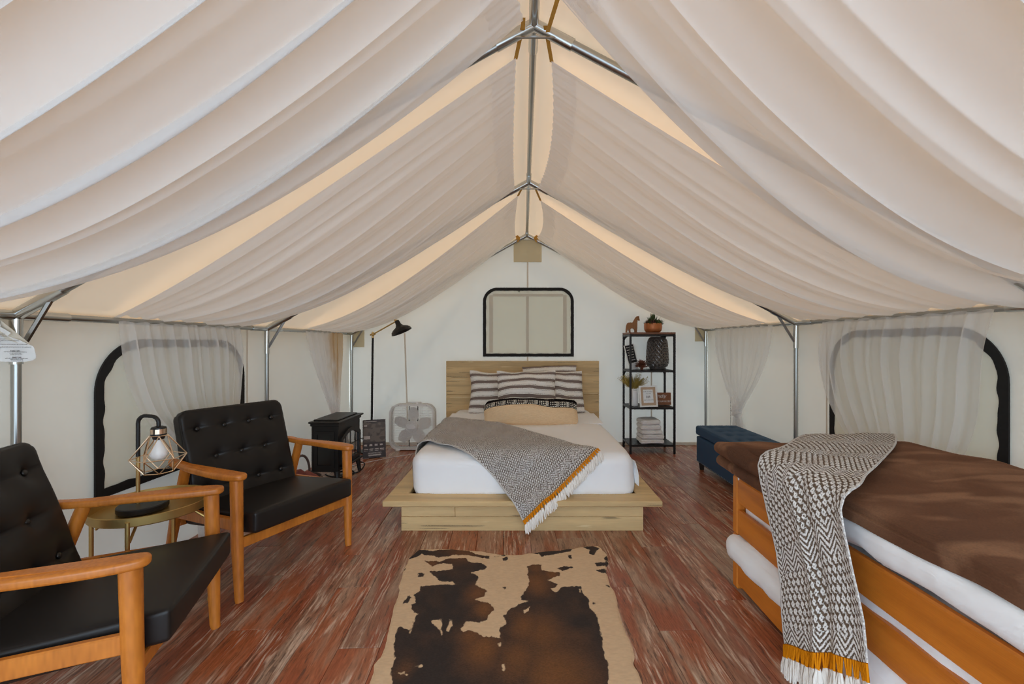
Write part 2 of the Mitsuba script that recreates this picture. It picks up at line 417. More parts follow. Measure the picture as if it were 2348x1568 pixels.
def roof_z(x):
    e = np.where(x < XC, (x - XC) / (XL - XC), (x - XC) / (XR - XC))
    return np.where(x < XC, lerp(ZP, ZL, e), lerp(ZP, ZR, e)) + 0.045

# end walls
def end_wall(y, hole=None):
    poly = Polygon([(WL, -0.02), (WR, -0.02), (WR, float(roof_z(np.array(WR)))), (XC, ZP + 0.045), (WL, float(roof_z(np.array(WL))))])
    if hole is not None: poly = poly.difference(hole)
    v, f = trimesh.creation.triangulate_polygon(poly, engine='earcut')
    return trimesh.Trimesh(np.c_[v[:, 0], np.full(len(v), y), v[:, 1]], f, process=False)
add('wall_back', end_wall(YB), 'm_canvas_back_lit', kind='structure', label='canvas end wall of the tent behind the bed, daylight tinted into its colour')
door_hole = Polygon([(-1.75, -0.05), (1.85, -0.05), (1.85, 1.30), (0.6, 1.95), (-0.5, 1.95), (-1.75, 1.25)])
add('wall_front', end_wall(YF, door_hole), 'm_canvas_wall', kind='structure', label='canvas front wall of the tent with its open doorway')
def side_wall(x, zt):
    def fn(U, V):
        y = lerp(YF, YB, U); z = V * (zt + 0.02) - 0.02 * (1 - V)
        wob = 0.012 * (N3(y * 2.1, z * 1.3, 0, 3 + int(x > 0)) - 0.5) * np.sin(np.pi * V)
        return np.stack([np.full_like(y, x) + wob, y, z])
    return grid(fn, 120, 24)[0]
add('wall_left', side_wall(WL, float(roof_z(np.array(WL)))), 'm_canvas_wall', kind='structure', smooth=True, label='beige canvas side wall behind the two armchairs')
add('wall_right', side_wall(WR, float(roof_z(np.array(WR)))), 'm_canvas_wall', kind='structure', smooth=True, label='beige canvas side wall behind the daybed')
ceil = lab(key_for('ceiling'), 'peach toned canvas tent roof above the sheer drapes', kind='structure')
for s, xe in ((-1, WL - 0.14), (1, WR + 0.14)):
    def fn(U, V):
        y = lerp(YF - 0.5, YB + 0.25, U); x = lerp(XC, xe, V)
        ph = (y - YJ[0]) / 1.74
        return np.stack([x, y, roof_z(x) - 0.016 * np.sin(np.pi * (ph - np.floor(ph))) ** 2 * np.sin(np.pi * V)])
    add('roof_panel', grid(fn, 90, 30, flip=(s > 0))[0], 'm_canvas_roof', parent=ceil, smooth=True)

# seams, patches and hem bands sewn on the canvas
def seam_x(x, z0, z1, w=0.018, x1=None):
    x1 = x if x1 is None else x1
    v = np.array([[x - w / 2, YB - 0.004, z0], [x + w / 2, YB - 0.004, z0], [x1 + w / 2, YB - 0.004, z1], [x1 - w / 2, YB - 0.004, z1]])
    return trimesh.Trimesh(v, [[0, 1, 2], [0, 2, 3]], process=False)
for x0, x1, z1 in ((0.052, 0.052, 2.30), (-1.40, -1.445, 1.36), (1.56, 1.56, 1.60)):
    add('seam', seam_x(x0, 0.0, z1, x1=x1), 'm_canvas_seam', parent='wall_back')
def seam_side(xw, y, w=0.016):
    s = 1 if xw < 0 else -1
    v = np.array([[xw + s * 0.012, y - w / 2, 0.0], [xw + s * 0.012, y + w / 2, 0.0], [xw + s * 0.012, y + w / 2, 1.37], [xw + s * 0.012, y - w / 2, 1.37]])
    return trimesh.Trimesh(v, [[0, 1, 2], [0, 2, 3]], process=False)
add('seam', seam_side(WL, 3.32), 'm_canvas_seam', parent='wall_left')
add('seam', seam_side(WL, 4.83, 0.008), 'm_canvas_seam', parent='wall_left')
add('seam', seam_side(WR, 3.21), 'm_canvas_seam', parent='wall_right')
add('seam', seam_side(WR, 4.70, 0.008), 'm_ink', parent='wall_right')
def patch(x0, x1, z0, z1):
    return box2((x0, YB - 0.012, z0), (x1, YB - 0.006, z1), 0.001)
add('reinforcing_patch', patch(-0.118, 0.222, 2.225, 2.50), 'm_canvas_patch', parent='wall_back', label='cream square patch under the ridge')
add('reinforcing_patch', patch(WL + 0.01, -1.935, 1.19, 1.42), 'm_canvas_patch', parent='wall_back')
add('reinforcing_patch', patch(2.09, WR - 0.01, 1.26, 1.46), 'm_canvas_patch', parent='wall_back')
add('trim_1', box2((WL, YB - 0.02, 0.0), (WR, YB - 0.004, 0.035), 0.003), 'm_band', kind='structure', label='folded canvas hem along the foot of the end wall')

# ---------------------------------------------------------------- steel pole frame
fr = thing('tent_frame', 'galvanised steel tube frame carrying the tent roof', 'tent frame')
R = 0.0158
def pole(a, b, name, r=R, mat='m_steel', n=14):
    add(name, tube([a, lerp(np.array(a), np.array(b), 0.5), b], r, n), mat, parent=fr, smooth=40)
for a, b in zip(YJ[:-1], YJ[1:]):
    pole((XC, a, ZP), (XC, b, ZP), 'ridge_pole')
    pole((XL, a, ZL), (XL, b, ZL), 'eave_pole')
    pole((XR, a, ZR), (XR, b, ZR), 'eave_pole')
    # narrow stiffening braces under the roof
for y in YJ[1:]:
    for xe, ze in ((XL, ZL), (XR, ZR)):
        pole((XC, y, ZP), (xe, y, ze), 'rafter', 0.0195)
        pole((xe, y, ze), (xe, y, 0.0), 'post')
        d = np.array([XC - xe, 0, ZP - ze]); d /= np.linalg.norm(d)
        e = np.array([xe, y, ze]); rg = np.array([XC, y, ZP])
        jt = []
        jt.append(tube([e, e + d * 0.11, e + d * 0.22], R + 0.008, 14))
        jt.append(tube([e, e - [0, 0, 0.1], e - [0, 0, 0.2]], R + 0.0045, 14))
        for s in (-1, 1):
            if y == YJ[-1] and s > 0: continue
            jt.append(tube([e, e + [0, s * 0.1, 0], e + [0, s * 0.2, 0]], R + 0.0045, 14))
        add('eave_fitting', jt, 'm_joint', parent=fr, smooth=40)
        g0, g1 = e + d * 0.16 - [0, 0, 0.018], e - [0, 0, 0.17]
        add('gusset_bar', tube([g0, (g0 + g1) / 2, g1], 0.010, 6), 'm_steel', parent=fr)
        add('ridge_fitting', [tube([rg, rg - d * 0.09, rg - d * 0.18], R + 0.008, 14)], 'm_joint', parent=fr, smooth=40)
    add('ridge_fitting', tube([(XC, y - 0.16, ZP), (XC, y, ZP), (XC, min(y + 0.16, YJ[-1]), ZP)], R + 0.0045, 14), 'm_joint', parent=fr, smooth=40)
    zb = ZP - 0.060
    add('gusset_bar', box2((XC - 0.105, y - 0.018, zb - 0.004), (XC + 0.105, y - 0.008, zb + 0.004), 0.001), 'm_steel', parent=fr)

# sloping awning poles outside the end wall (their soft shadows fall through the canvas)
for a, b in (((-0.29, 2.53), (-2.13, 0.0)), ((1.03, 2.49), (2.83, 0.75))):
    add('awning_pole', tube([(a[0], 5.67, a[1]), ((a[0] + b[0]) / 2, 5.67, (a[1] + b[1]) / 2), (b[0], 5.67, b[1])], 0.035, 12), 'm_steel', parent=fr, smooth=40)

# ---------------------------------------------------------------- windows zipped shut
def arch_pts(a0, a1, z0, z1, r, n=14):
    pts = [(a0, z0), (a1, z0)]
    for k in range(n + 1):
        t = math.pi / 2 * k / n
        pts.append((a1 - r + r * math.cos(t), z1 - r + r * math.sin(t)))
    for k in range(n + 1):
        t = math.pi / 2 * k / n
        pts.append((a0 + r - r * math.sin(t), z1 - r + r * math.cos(t)))
    return pts
def binding(a0, a1, z0, z1, r, w, wob, seed, bottom=True):
    outer = Polygon(arch_pts(a0, a1, z0, z1, r)).segmentize(0.02)
    inn = outer.buffer(-w)
    c = np.array(inn.segmentize(0.012).exterior.coords)[:-1]
    g = np.array(inn.centroid.coords[0])
    s = np.r_[0, np.cumsum(np.linalg.norm(np.diff(c, axis=0), axis=1))]
    d = c - g; d /= np.linalg.norm(d, axis=1, keepdims=True)
    c = c + d * (wob * (np.sin(s * 34 + seed) + 0.6 * np.sin(s * 61 + 2 * seed)))[:, None]
    inn = Polygon(c).buffer(0)
    if inn.geom_type != 'Polygon': inn = max(inn.geoms, key=lambda q: q.area)
    inn = Polygon(inn.exterior)
    return outer.difference(inn), inn
def add_window(name, label, wall, a0, a1, z0, z1, r, w, wob, xw=None):
    k = lab(key_for(name), label, kind='structure')
    ring, inn = binding(a0, a1, z0, z1, r, w, wob, hash_seed(name))
    if wall == 'back':
        yb = YB - 0.016
        add('flap', extrude(inn, 0.004, 'xz', (0, yb + 0.002, 0)), 'm_flap', parent=k, label='closed canvas window flap')
        add('zipper_binding', extrude(ring, 0.008, 'xz', (0, yb - 0.004, 0)), 'm_black', parent=k, label='black zipper binding')
        for q in ((a0 + 0.075, a0 + 0.12), (a1 - 0.13, a1 - 0.085)):
            add('hem_band', box2((q[0], yb - 0.002, z0 + 0.05), (q[1], yb, z1 - 0.09), 0.0005), 'm_band', parent=k)
        add('hem_band', box2((a0 + 0.12, yb - 0.002, z1 - 0.105), (a1 - 0.13, yb, z1 - 0.075), 0.0005), 'm_band', parent=k)
        add('hem_band', box2((0.035, yb - 0.002, z0 + 0.05), (0.065, yb, z1 - 0.105), 0.0005), 'm_band', parent=k)
        add('zip_pull', [box2((-0.062, yb - 0.012, z1 - 0.055), (-0.056, yb - 0.006, z1 - 0.02), 0.001), box2((-0.05, yb - 0.012, z1 - 0.055), (-0.044, yb - 0.006, z1 - 0.02), 0.001)], 'm_black_metal', parent=k)
    else:
        s = 1 if xw < 0 else -1
        x0 = xw + s * 0.014 if s > 0 else xw - 0.014
        m1 = extrude(inn, 0.004, 'yz'); m1.apply_translation((x0 - (0 if s < 0 else 0), 0, 0))
        m2 = extrude(ring, 0.008, 'yz'); m2.apply_translation((x0 + (0.003 if s > 0 else -0.007), 0, 0))
        add('flap', m1, 'm_flap', parent=k, label='closed canvas window flap')
        add('zipper_binding', m2, 'm_black', parent=k, label='black zipper binding')
def hash_seed(name):
    return sum(ord(c) for c in name) % 7
add_window('window_1', 'large arched tent window zipped shut behind the armchairs', 'left', 2.13, 3.27, 0.47, 1.262, 0.27, 0.045, 0.004, WL)
add_window('window_2', 'small arched tent window zipped shut above the headboard', 'back', -0.49, 0.613, 1.075, 1.912, 0.17, 0.036, 0.0015)
add_window('window_3', 'large arched tent window zipped shut behind the daybed', 'right', 2.0, 3.17, 0.45, 1.325, 0.27, 0.045, 0.004, WR)

# ---------------------------------------------------------------- sheer drapes under the roof
def quad3(s, a, b, c):
    """value a at s=0, b at s=.5, c at s=1"""
    return a * (1 - s) * (1 - 2 * s) + b * 4 * s * (1 - s) + c * s * (2 * s - 1)
def drape(label, side, top, eave, sag, bow, folds, seed, nu=260, nv=72, mat='m_sheer'):
    xe, ze = (XL, ZL) if side < 0 else (XR, ZR)
    k = thing('sheer_drape', label, 'drape', group=None)
    def fn(U, V, off=0.0):
        ty = lerp(top[0][1], top[2][1], U) + 0 * U
        tx, tz = quad3(U, top[0][0], top[1][0], top[2][0]), quad3(U, top[0][2], top[1][2], top[2][2])
        ey = lerp(eave[0], eave[1], U) 
        t = V
        x = lerp(tx, xe + 0.0 * U, t)
        y = lerp(ty, ey, t) + lerp(bow[0], bow[1], U) * 4 * t * (1 - t)
        z = lerp(tz, ze + 0.017 + 0.004 * np.sin(U * 60), t)
        sg = quad3(U, sag[0], sag[1], sag[2])
        z = z - sg * (4 * t * (1 - t)) * (1.0 + 0.75 * (t - 0.5))
        # folds run from ridge to eave
        nx, nz = (side * 0.48, -0.87)
        amp = folds['amp'] * (np.clip(t / 0.10, 0, 1) ** 0.7) * (0.35 + 0.65 * np.sin(np.pi * np.clip(t * 0.96 + 0.02, 0, 1)) ** 0.6)
        drift = 0.10 * (N3(U * 2.2 + seed, t * 1.4, 0.5, seed) - 0.5) + 0.05 * (N3(U * 7, t * 2.2, 1.5, seed + 5) - 0.5) * np.sin(np.pi * t)
        w = (U + drift)
        f = 0; g = 0
        for n, a, ph in folds['waves']:
            ang = 2 * np.pi * (n * w + ph)
            f = f + a * np.sin(ang); g = g + a * np.cos(ang)
        lump = N3(w * folds['n'], t * 1.1, 3.1, seed + 9) - 0.5
        f = f + 0.9 * lump
        f = f + 0.14 * (N3(w * folds['n'] * 3.3, t * 1.7, 7.1, seed + 11) - 0.5)
        ruffle = 0.005 * np.sin(2 * np.pi * 26 * U + 3 * np.sin(9 * U)) * np.exp(-t / 0.035)
        d = amp * f + ruffle + off
        ylean = folds['lean'] * amp * g * 1.0
        fade = np.clip(np.minimum(U, 1 - U) / 0.05, 0, 1)
        return np.stack([x + nx * d * (0.3 + 0.7 * fade), y + ylean * fade, z + nz * d * (0.3 + 0.7 * fade)])
    m, u, v = grid(fn, nu, nv, flip=side > 0)
    add('gauze_panel', m, mat, parent=k, smooth=True)
    hd, _, _ = grid(lambda U, V: fn(U, V * 0.055, 0.004 + 0.003 * np.sin(2 * np.pi * 37 * U)), nu, 5, flip=side > 0)
    add('gathered_heading', hd, 'm_heading', parent=k, smooth=True, label='gathered white heading along the ridge')
    return k, fn
def strap(k, a, b, w=0.016, sagz=0.0):
    a, b = np.array(a, float), np.array(b, float)
    pts = [a, lerp(a, b, 0.35) - [0, 0, sagz], lerp(a, b, 0.7) - [0, 0, sagz * 0.7], b]
    p = np.array(pts); 
    up = np.array([1.0, 0, 0]); v = []
    for q in p: v += [q - up * w / 2, q + up * w / 2, q + up * w / 2 + [0, 0, 0.002], q - up * w / 2 + [0, 0, 0.002]]
    f = []
    for i in range(len(p) - 1):
        for j in range(4):
            A, B, C, D = i * 4 + j, i * 4 + (j + 1) % 4, (i + 1) * 4 + (j + 1) % 4, (i + 1) * 4 + j
            f += [(A, B, C), (A, C, D)]
    add('strap', trimesh.Trimesh(np.array(v), np.array(f), process=False), 'm_strap', parent=k, label='mustard webbing strap')

FA = {'amp': 0.085, 'n': 5, 'lean': 0.55, 'waves': [(7, 0.55, 0.1), (11.3, 0.28, 0.4), (19, 0.10, 0.7)]}
FB = {'amp': 0.042, 'n': 9, 'lean': 0.55, 'waves': [(7, 0.45, 0.3), (12.7, 0.34, 0.1), (26, 0.12, 0.5)]}
FC = {'amp': 0.032, 'n': 11, 'lean': 0.55, 'waves': [(9, 0.40, 0.0), (15.3, 0.34, 0.6), (33, 0.14, 0.2)]}
FD = {'amp': 0.080, 'n': 5, 'lean': 0.55, 'waves': [(5, 0.55, 0.55), (8.7, 0.35, 0.2), (17, 0.12, 0.1)]}
zt = ZP - 0.05
kA, _ = drape('sheer white drape overhead on the left, nearest the camera', -1, [(-0.06, 0.30, zt), (-0.075, 1.0, zt - 0.03), (0.0, 1.70, zt + 0.01)], (0.25, 1.60), (0.10, 0.15, 0.125), (0.0, 0.13), FA, 3)
kB, _ = drape('sheer drape on the left over the first window and middle roof bay', -1, [(-0.032, 1.91, zt), (-0.062, 2.7, zt - 0.035), (-0.07, 3.50, zt - 0.02)], (2.20, 3.30), (0.075, 0.19, 0.085), (-0.05, 0.12), FB, 11)
kC, _ = drape('sheer drape on the left in the last roof bay above the stove', -1, [(-0.044, 3.67, zt - 0.01), (-0.085, 4.4, zt - 0.04), (-0.09, 5.12, zt - 0.01)], (4.12, 5.06), (0.14, 0.20, 0.185), (-0.02, 0.0), FC, 23)
kD, _ = drape('sheer white drape overhead on the right, nearest the camera', 1, [(0.14, 0.25, zt), (0.165, 0.9, zt - 0.03), (0.12, 1.56, zt)], (0.25, 1.92), (0.12, 0.16, 0.13), (0.0, 0.22), FD, 31)
kE, _ = drape('sheer drape on the right over the second window and middle roof bay', 1, [(0.124, 1.93, zt), (0.168, 2.7, zt - 0.035), (0.114, 3.45, zt - 0.02)], (2.02, 3.44), (0.065, 0.19, 0.055), (0.0, 0.08), FB, 41)
kF, _ = drape('sheer drape on the right in the last roof bay above the shelf', 1, [(0.148, 3.79, zt - 0.01), (0.20, 4.5, zt - 0.04), (0.16, 5.13, zt - 0.01)], (3.93, 5.20), (0.10, 0.18, 0.165), (0.0, 0.0), FC, 53)
strap(kB, (XC - 0.045, 1.74, ZP - 0.035), (-0.034, 1.92, zt))
strap(kE, (XC + 0.045, 1.74, ZP - 0.035), (0.126, 1.94, zt))
strap(kD, (XC + 0.055, 1.76, ZP - 0.045), (0.13, 1.55, zt))
strap(kA, (XC - 0.045, 1.755, ZP - 0.04), (0.0, 1.69, zt + 0.01))
strap(kC, (XC - 0.045, 3.50, ZP - 0.04), (-0.046, 3.68, zt - 0.01))
strap(kF, (XC + 0.045, 3.50, ZP - 0.04), (0.150, 3.80, zt - 0.01))
for k, s in ((kC, -1), (kF, 1)):
    c = np.array([XC + s * 0.085, 5.20, ZP - 0.05])
    loops = []
    for a in (-0.5, 0.6):
        loops.append(tube([c, c + [s * 0.03, -0.01, 0.015 + a * 0.02], c + [s * 0.045, -0.012, a * 0.03], c + [s * 0.02, -0.01, -0.01]], 0.009, 6))
    loops.append(tube([c, c + [s * 0.012, 0, -0.02], c + [s * 0.03, 0, -0.045]], 0.008, 6))
    add('tie', loops, 'm_strap', parent=k, label='mustard strap tied in a bow')

# ---------------------------------------------------------------- window curtains
def curtain(label, xw, ztop, rows, nf, amp, mat, seed, nu=150, nv=50, name='curtain'):
    """rows: (z, y_from, y_to, fold factor) from the eave pole downwards"""
    k = thing(name, label, 'curtain')
    rows = sorted(rows, key=lambda r: -r[0])
    z = np.array([r[0] for r in rows]); tt = (z[0] - z) / (z[0] - z[-1])
    from scipy.interpolate import PchipInterpolator as PI
    fa, fb, fk = (PI(tt, [r[i] for r in rows]) for i in (1, 2, 3))
    s = 1 if xw < 0 else -1
    def fn(U, V):
        y = lerp(fa(V), fb(V), U)
        zz = lerp(z[0], z[-1], V)
        w = U + 0.05 * (N3(U * 4, V * 2, 0.3, seed) - 0.5)
        f = 0.5 * np.sin(2 * np.pi * nf * w + seed) + 0.35 * np.sin(2 * np.pi * nf * 1.73 * w + 2 * seed) + 0.9 * (N3(w * nf * 1.2, V * 1.5, 2.2, seed) - 0.5)
        a = amp * fk(V)
        return np.stack([xw + s * (a * 1.1 + a * f), y + 0.4 * a * np.cos(2 * np.pi * nf * w + seed), zz + 0.004 * np.sin(U * 50) * (V < 0.01)])
    m, u, v = grid(fn, nu, nv)
    add('gauze', m, mat, parent=k, smooth=True, uv=np.c_[u, v])
    return k
curtain('sheer white curtain gathered towards the back over the window behind the armchairs', XL + 0.020, ZL,
        [(ZL - 0.005, 2.20, 3.13, 0.6), (1.15, 2.22, 3.15, 1.0), (0.90, 2.31, 3.13, 1.0), (0.65, 2.52, 3.08, 1.2), (0.45, 2.66, 3.0, 1.3), (0.02, 2.72, 3.05, 1.3)], 11, 0.020, 'm_curtain', 2)
curtain('sheer curtain with a rust brown stain drawn aside behind the stove', XL + 0.020, ZL,
        [(ZL - 0.005, 4.07, 4.93, 0.6), (1.1, 4.17, 4.90, 1.0), (0.8, 4.38, 4.84, 1.1), (0.5, 4.60, 4.80, 1.2), (0.42, 4.66, 4.76, 1.4), (0.1, 4.58, 4.84, 1.4)], 7, 0.020, 'm_curtain_stained', 4)
ck = curtain('sheer curtain tied in a knot beside the blue storage bench', XR - 0.020, ZR,
        [(ZR - 0.005, 3.80, 4.92, 0.6), (1.20, 3.84, 4.90, 1.0), (0.95, 3.98, 4.78, 1.0), (0.75, 4.16, 4.62, 1.1), (0.62, 4.29, 4.48, 1.2), (0.55, 4.34, 4.43, 1.3), (0.44, 4.28, 4.46, 1.3), (0.1, 4.15, 4.55, 1.3)], 9, 0.018, 'm_curtain', 5)
kn = trimesh.creation.icosphere(3, 1.0); v = np.array(kn.vertices)
v = v * (1 + 0.16 * np.sin(5 * v[:, 2:3] * 2 + 3 * v[:, 1:2]) + 0.1 * np.sin(7 * v[:, 1:2])) * [0.04, 0.052, 0.062]
add('knot', trimesh.Trimesh(v + [XR - 0.06, 4.385, 0.555], kn.faces), 'm_heading', parent=ck, smooth=True, label='loose knot in the gauze')
curtain('wide sheer curtain hanging over the window behind the daybed', XR - 0.020, ZR,
        [(ZR - 0.005, 1.99, 3.16, 0.6), (1.15, 2.03, 3.19, 1.0), (0.9, 2.06, 3.12, 1.0), (0.7, 2.12, 2.98, 1.1), (0.5, 2.22, 2.80, 1.2), (0.1, 2.3, 2.7, 1.3)], 10, 0.022, 'm_curtain', 8)
# ================================================================ FURNITURE
# ---------------------------------------------------------------- platform bed
bed = thing('platform_bed', 'low weathered olive wood platform bed with a plain panel headboard', 'bed')
BX0, BX1 = -0.885, 0.868
hb = lab(key_for('headboard', bed), 'tall plain headboard of wide boards')
z = 0.02
for i, h in enumerate((0.30, 0.33, 0.385)):
    add('board', box2((BX0, 5.00, z), (BX1, 5.05, z + h - 0.0015), 0.003), 'm_olive', parent=hb); z += h
for x in (BX0 + 0.03, BX1 - 0.10):
    add('leg', box2((x, 5.05, 0.0), (x + 0.07, 5.09, 0.9), 0.004), 'm_olive', parent=bed)
pn = lab(key_for('front_panel', bed), 'front panel of pale weathered boards')
add('board', box2((-0.807, 2.882, 0.0), (0.793, 2.905, 0.093), 0.002), 'm_olive', parent=pn)
add('board', box2((-0.807, 2.8835, 0.0945), (-0.452, 2.905, 0.187), 0.002), 'm_olive', parent=pn)
add('board', box2((-0.4505, 2.881, 0.0945), (0.793, 2.905, 0.187), 0.002), 'm_olive', parent=pn)
for x in (-0.807, 0.770):
    add('side_panel', box2((x, 2.905, 0.0), (x + 0.023, 4.99, 0.187), 0.002), 'm_olive', parent=bed)
add('ledge', box2((-0.907, 2.80, 0.187), (0.896, 2.955, 0.224), 0.005), 'm_olive', parent=bed)
for x0, x1 in ((-0.907, -0.775), (0.764, 0.896)):
    add('ledge', box2((x0, 2.9565, 0.187), (x1, 5.0, 0.224), 0.005), 'm_olive', parent=bed)
for i in range(9):
    add('slat', box2((-0.774, 2.965 + i * 0.22, 0.150), (0.763, 3.045 + i * 0.22, 0.170), 0.003), 'm_shelf_wood', parent=bed)

# mattress with its white sheet
mt = thing('mattress', 'thick mattress in a smooth white sheet on the platform bed', 'mattress')
m = softbox(1.525, 2.03, 0.318, 0.085, 24, (0.012, 0.03, 0.012), (-0.004, 3.965, 0.331))
v = np.array(m.vertices)
fz = np.clip((0.47 - v[:, 2]) / 0.25, 0, 1)
d = (N3(v[:, 0] * 5, v[:, 1] * 5, v[:, 2] * 4, 2) - 0.5) * 0.018 + (N3(v[:, 0] * 17, v[:, 1] * 6, v[:, 2] * 5, 4) - 0.5) * 0.010 * fz
v += m.vertex_normals * d[:, None]
v[:, 2] = np.maximum(v[:, 2], 0.172)
m.vertices = v
add('sheet', m, 'm_sheet', parent=mt, smooth=True)
# loose turned-back sheet edge and hanging corner
def fold_fn(U, V):
    x = lerp(-0.74, 0.735, U); y = lerp(4.02, 4.55, V)
    return np.stack([x, y + 0.012 * np.sin(U * 9), 0.502 + 0.006 * N3(U * 8, V * 3, 1, 5) - 0.006 * (V < 0.02)])
fm, _, _ = grid(fold_fn, 60, 10); add('turned_back_sheet', solid_sheet(fm, 60, 10, 0.008), 'm_sheet', parent=mt, smooth=40)
def corner_fn(U, V):
    a = lerp(0.05, -0.16, U)
    x = 0.758 + 0.006 + 0.022 * V * (1 - U); y = 2.985 + 0.23 * U
    return np.stack([x + 0 * V + 0.01 * np.sin(U * 7 + V * 3), y + 0.0 * V, lerp(0.42, 0.262 + 0.06 * U, V)])
cm, _, _ = grid(corner_fn, 24, 16); add('hanging_corner', solid_sheet(cm, 24, 16, 0.004), 'm_sheet', parent=mt, smooth=40)

# ---------------------------------------------------------------- pillows
def pillow_mesh(w, h, t, seed, n=44, pinch=0.05, rc=0.0):
    def face(s):
        def fn(U, V):
            a, b = 2 * U - 1, 2 * V - 1
            q = (1 - np.abs(a) ** 2.2) ** 0.62 * (1 - np.abs(b) ** 2.2) ** 0.62
            x = w / 2 * a * (1 - pinch * (1 - b ** 2) * np.abs(a) ** 3 - rc * np.abs(b) ** 5 * np.abs(a)) + 0.018 * (N3(b * 2.5, a * 0.8, 4, seed) - 0.5)
            y = h / 2 * b * (1 - pinch * 1.3 * (1 - a ** 2) * np.abs(b) ** 3 - rc * 1.6 * np.abs(a) ** 5 * np.abs(b)) + 0.030 * (N3(a * 2.2, b * 0.8, 6, seed) - 0.5)
            zz = s * t / 2 * q * (1 + 0.22 * (N3(a * 2.2, b * 2.2, s, seed) - 0.5)) + 0.022 * (N3(a * 1.4 + 4, b * 1.4, 2, seed) - 0.5)
            zz = zz + s * 0.007 * np.sin((a * 3 + b * 2) * 4 + seed) * (np.abs(b) ** 2) * (1 - np.abs(a))
            return np.stack([x, y, zz])
        return grid(fn, n, n, flip=(s < 0))
    m1, u1, v1 = face(1); m2, u2, v2 = face(-1)
    M = trimesh.util.concatenate([m1, m2])
    uv = np.vstack([np.c_[(u1) * w, (v1) * h], np.c_[(u2) * w, (v2) * h]])
    return M, uv
def put_pillow(label, mat, w, h, t, seed, c, tilt, roll=0.0, yaw=0.0, group=None, pinch=0.07, uvo=(0, 0), name='pillow', rc=0.025):
    M, uv = pillow_mesh(w, h, t, seed, pinch=pinch, rc=rc)
    uv = uv + np.array(uvo)
    cr, sr = math.cos(roll), math.sin(roll)
    X = np.array([math.cos(yaw) * cr, math.sin(yaw) * cr, sr])
    up = np.array([-sr, math.sin(tilt), math.cos(tilt)]); up /= np.linalg.norm(up)
    up -= X * np.dot(up, X); up /= np.linalg.norm(up)
    Z = np.cross(X, up)
    m = basis(M, X, up, Z, c)
    return add(name, m, mat, label=label, cat='pillow', smooth=True, uv=uv)
g = None
put_pillow('white pillow mostly hidden behind the striped pillows at the right', 'm_sheet', 0.66, 0.44, 0.12, 3, (0.295, 4.90, 0.70), 0.25, name='pillow')
put_pillow('striped pillow propped highest against the headboard, its top corners sticking up behind the others', 'm_stripe', 0.62, 0.46, 0.15, 5, (0.29, 4.80, 0.775), 0.28, roll=0.02, uvo=(0, 0.03))
put_pillow('striped pillow on the left, half covered by the middle one', 'm_stripe', 0.66, 0.52, 0.24, 8, (-0.265, 4.68, 0.690), 0.36, roll=-0.03, uvo=(0, 0.02))
put_pillow('striped pillow on the right in front of the highest one', 'm_stripe', 0.62, 0.48, 0.20, 12, (0.335, 4.63, 0.715), 0.36, roll=0.02, uvo=(0, 0.05))
put_pillow('striped pillow in the middle, in front of the other striped ones', 'm_stripe', 0.62, 0.52, 0.24, 15, (0.035, 4.40, 0.725), 0.36, roll=0.02, uvo=(0, 0.01))
put_pillow('long tan lumbar pillow with a black and white printed band along its top', 'm_lumbar', 0.87, 0.285, 0.25, 19, (0.07, 4.04, 0.590), 0.62, roll=0.012, pinch=0.01, rc=0.07, uvo=(0, -0.085), name='lumbar_pillow')

# ---------------------------------------------------------------- throws with fringes
def tassel(parent, a, d, side, k, Lc, Lt, w, seed):
    """orange cord from a along d, then a white tuft"""
    a, d = np.array(a, float), np.array(d, float); d /= np.linalg.norm(d)
    r = np.random.default_rng(seed)
    j = (r.random(3) - 0.5) * 0.3
    d1 = d + j * 0.5; d1 /= np.linalg.norm(d1)
    e = a + d1 * Lc
    cords = [tube([a + side * o, lerp(a, e, 0.5) + side * o * 0.7, e + side * o * 0.3], w * 0.12, 5, cap=False) for o in (-w * 0.3, 0, w * 0.3)]
    key = key_for('tassel', parent)
    tuft = []
    d2 = d1 * 0.5 + np.array([0, 0, -0.8]); d2 /= np.linalg.norm(d2)
    for q in range(5):
        o = side * (q - 2) * w * 0.20 + (r.random(3) - 0.5) * w * 0.25
        l = Lt * (0.8 + 0.35 * r.random())
        tuft.append(tube([e - d1 * 0.004 + o * 0.3, e + d2 * l * 0.4 + o * 0.9, e + d2 * l + o * 1.1], [w * 0.14, w * 0.19, w * 0.10], 5))
    scene[key] = mikit.ply(trimesh.util.concatenate(tuft), 'm_yarn', smooth=True)
    add('cord', cords, 'm_orange', parent=key, smooth=True)

# throw over the bed: unrolled over top (L<0), front edge and ledge (L>0), and the left side (X<-.70)
FRONT = np.array([(3.05, 0.508), (3.005, 0.505), (2.965, 0.485), (2.935, 0.445), (2.920, 0.38), (2.888, 0.31), (2.838, 0.255), (2.795, 0.236), (2.778, 0.215), (2.772, 0.17), (2.770, 0.03)])
FL = np.r_[0, np.cumsum(np.linalg.norm(np.diff(FRONT, axis=0), axis=1))]
SIDE = np.array([(-0.70, 0.0), (-0.745, -0.006), (-0.778, -0.030), (-0.790, -0.075), (-0.795, -0.14), (-0.80, -0.30)])
SL = np.r_[0, np.cumsum(np.linalg.norm(np.diff(SIDE, axis=0), axis=1))]
def bed_map(X, L):
    y = np.where(L < 0, 3.05 - L, np.interp(L, FL, FRONT[:, 0])); z = np.interp(np.maximum(L, 0), FL, FRONT[:, 1])
    s = np.maximum(-0.70 - X, 0)
    x = np.where(X < -0.70, np.interp(s, SL, SIDE[:, 0]), X); dz = np.interp(s, SL, SIDE[:, 1])
    return x, y, z + np.where(X < -0.70, dz, 0)
from scipy.interpolate import PchipInterpolator
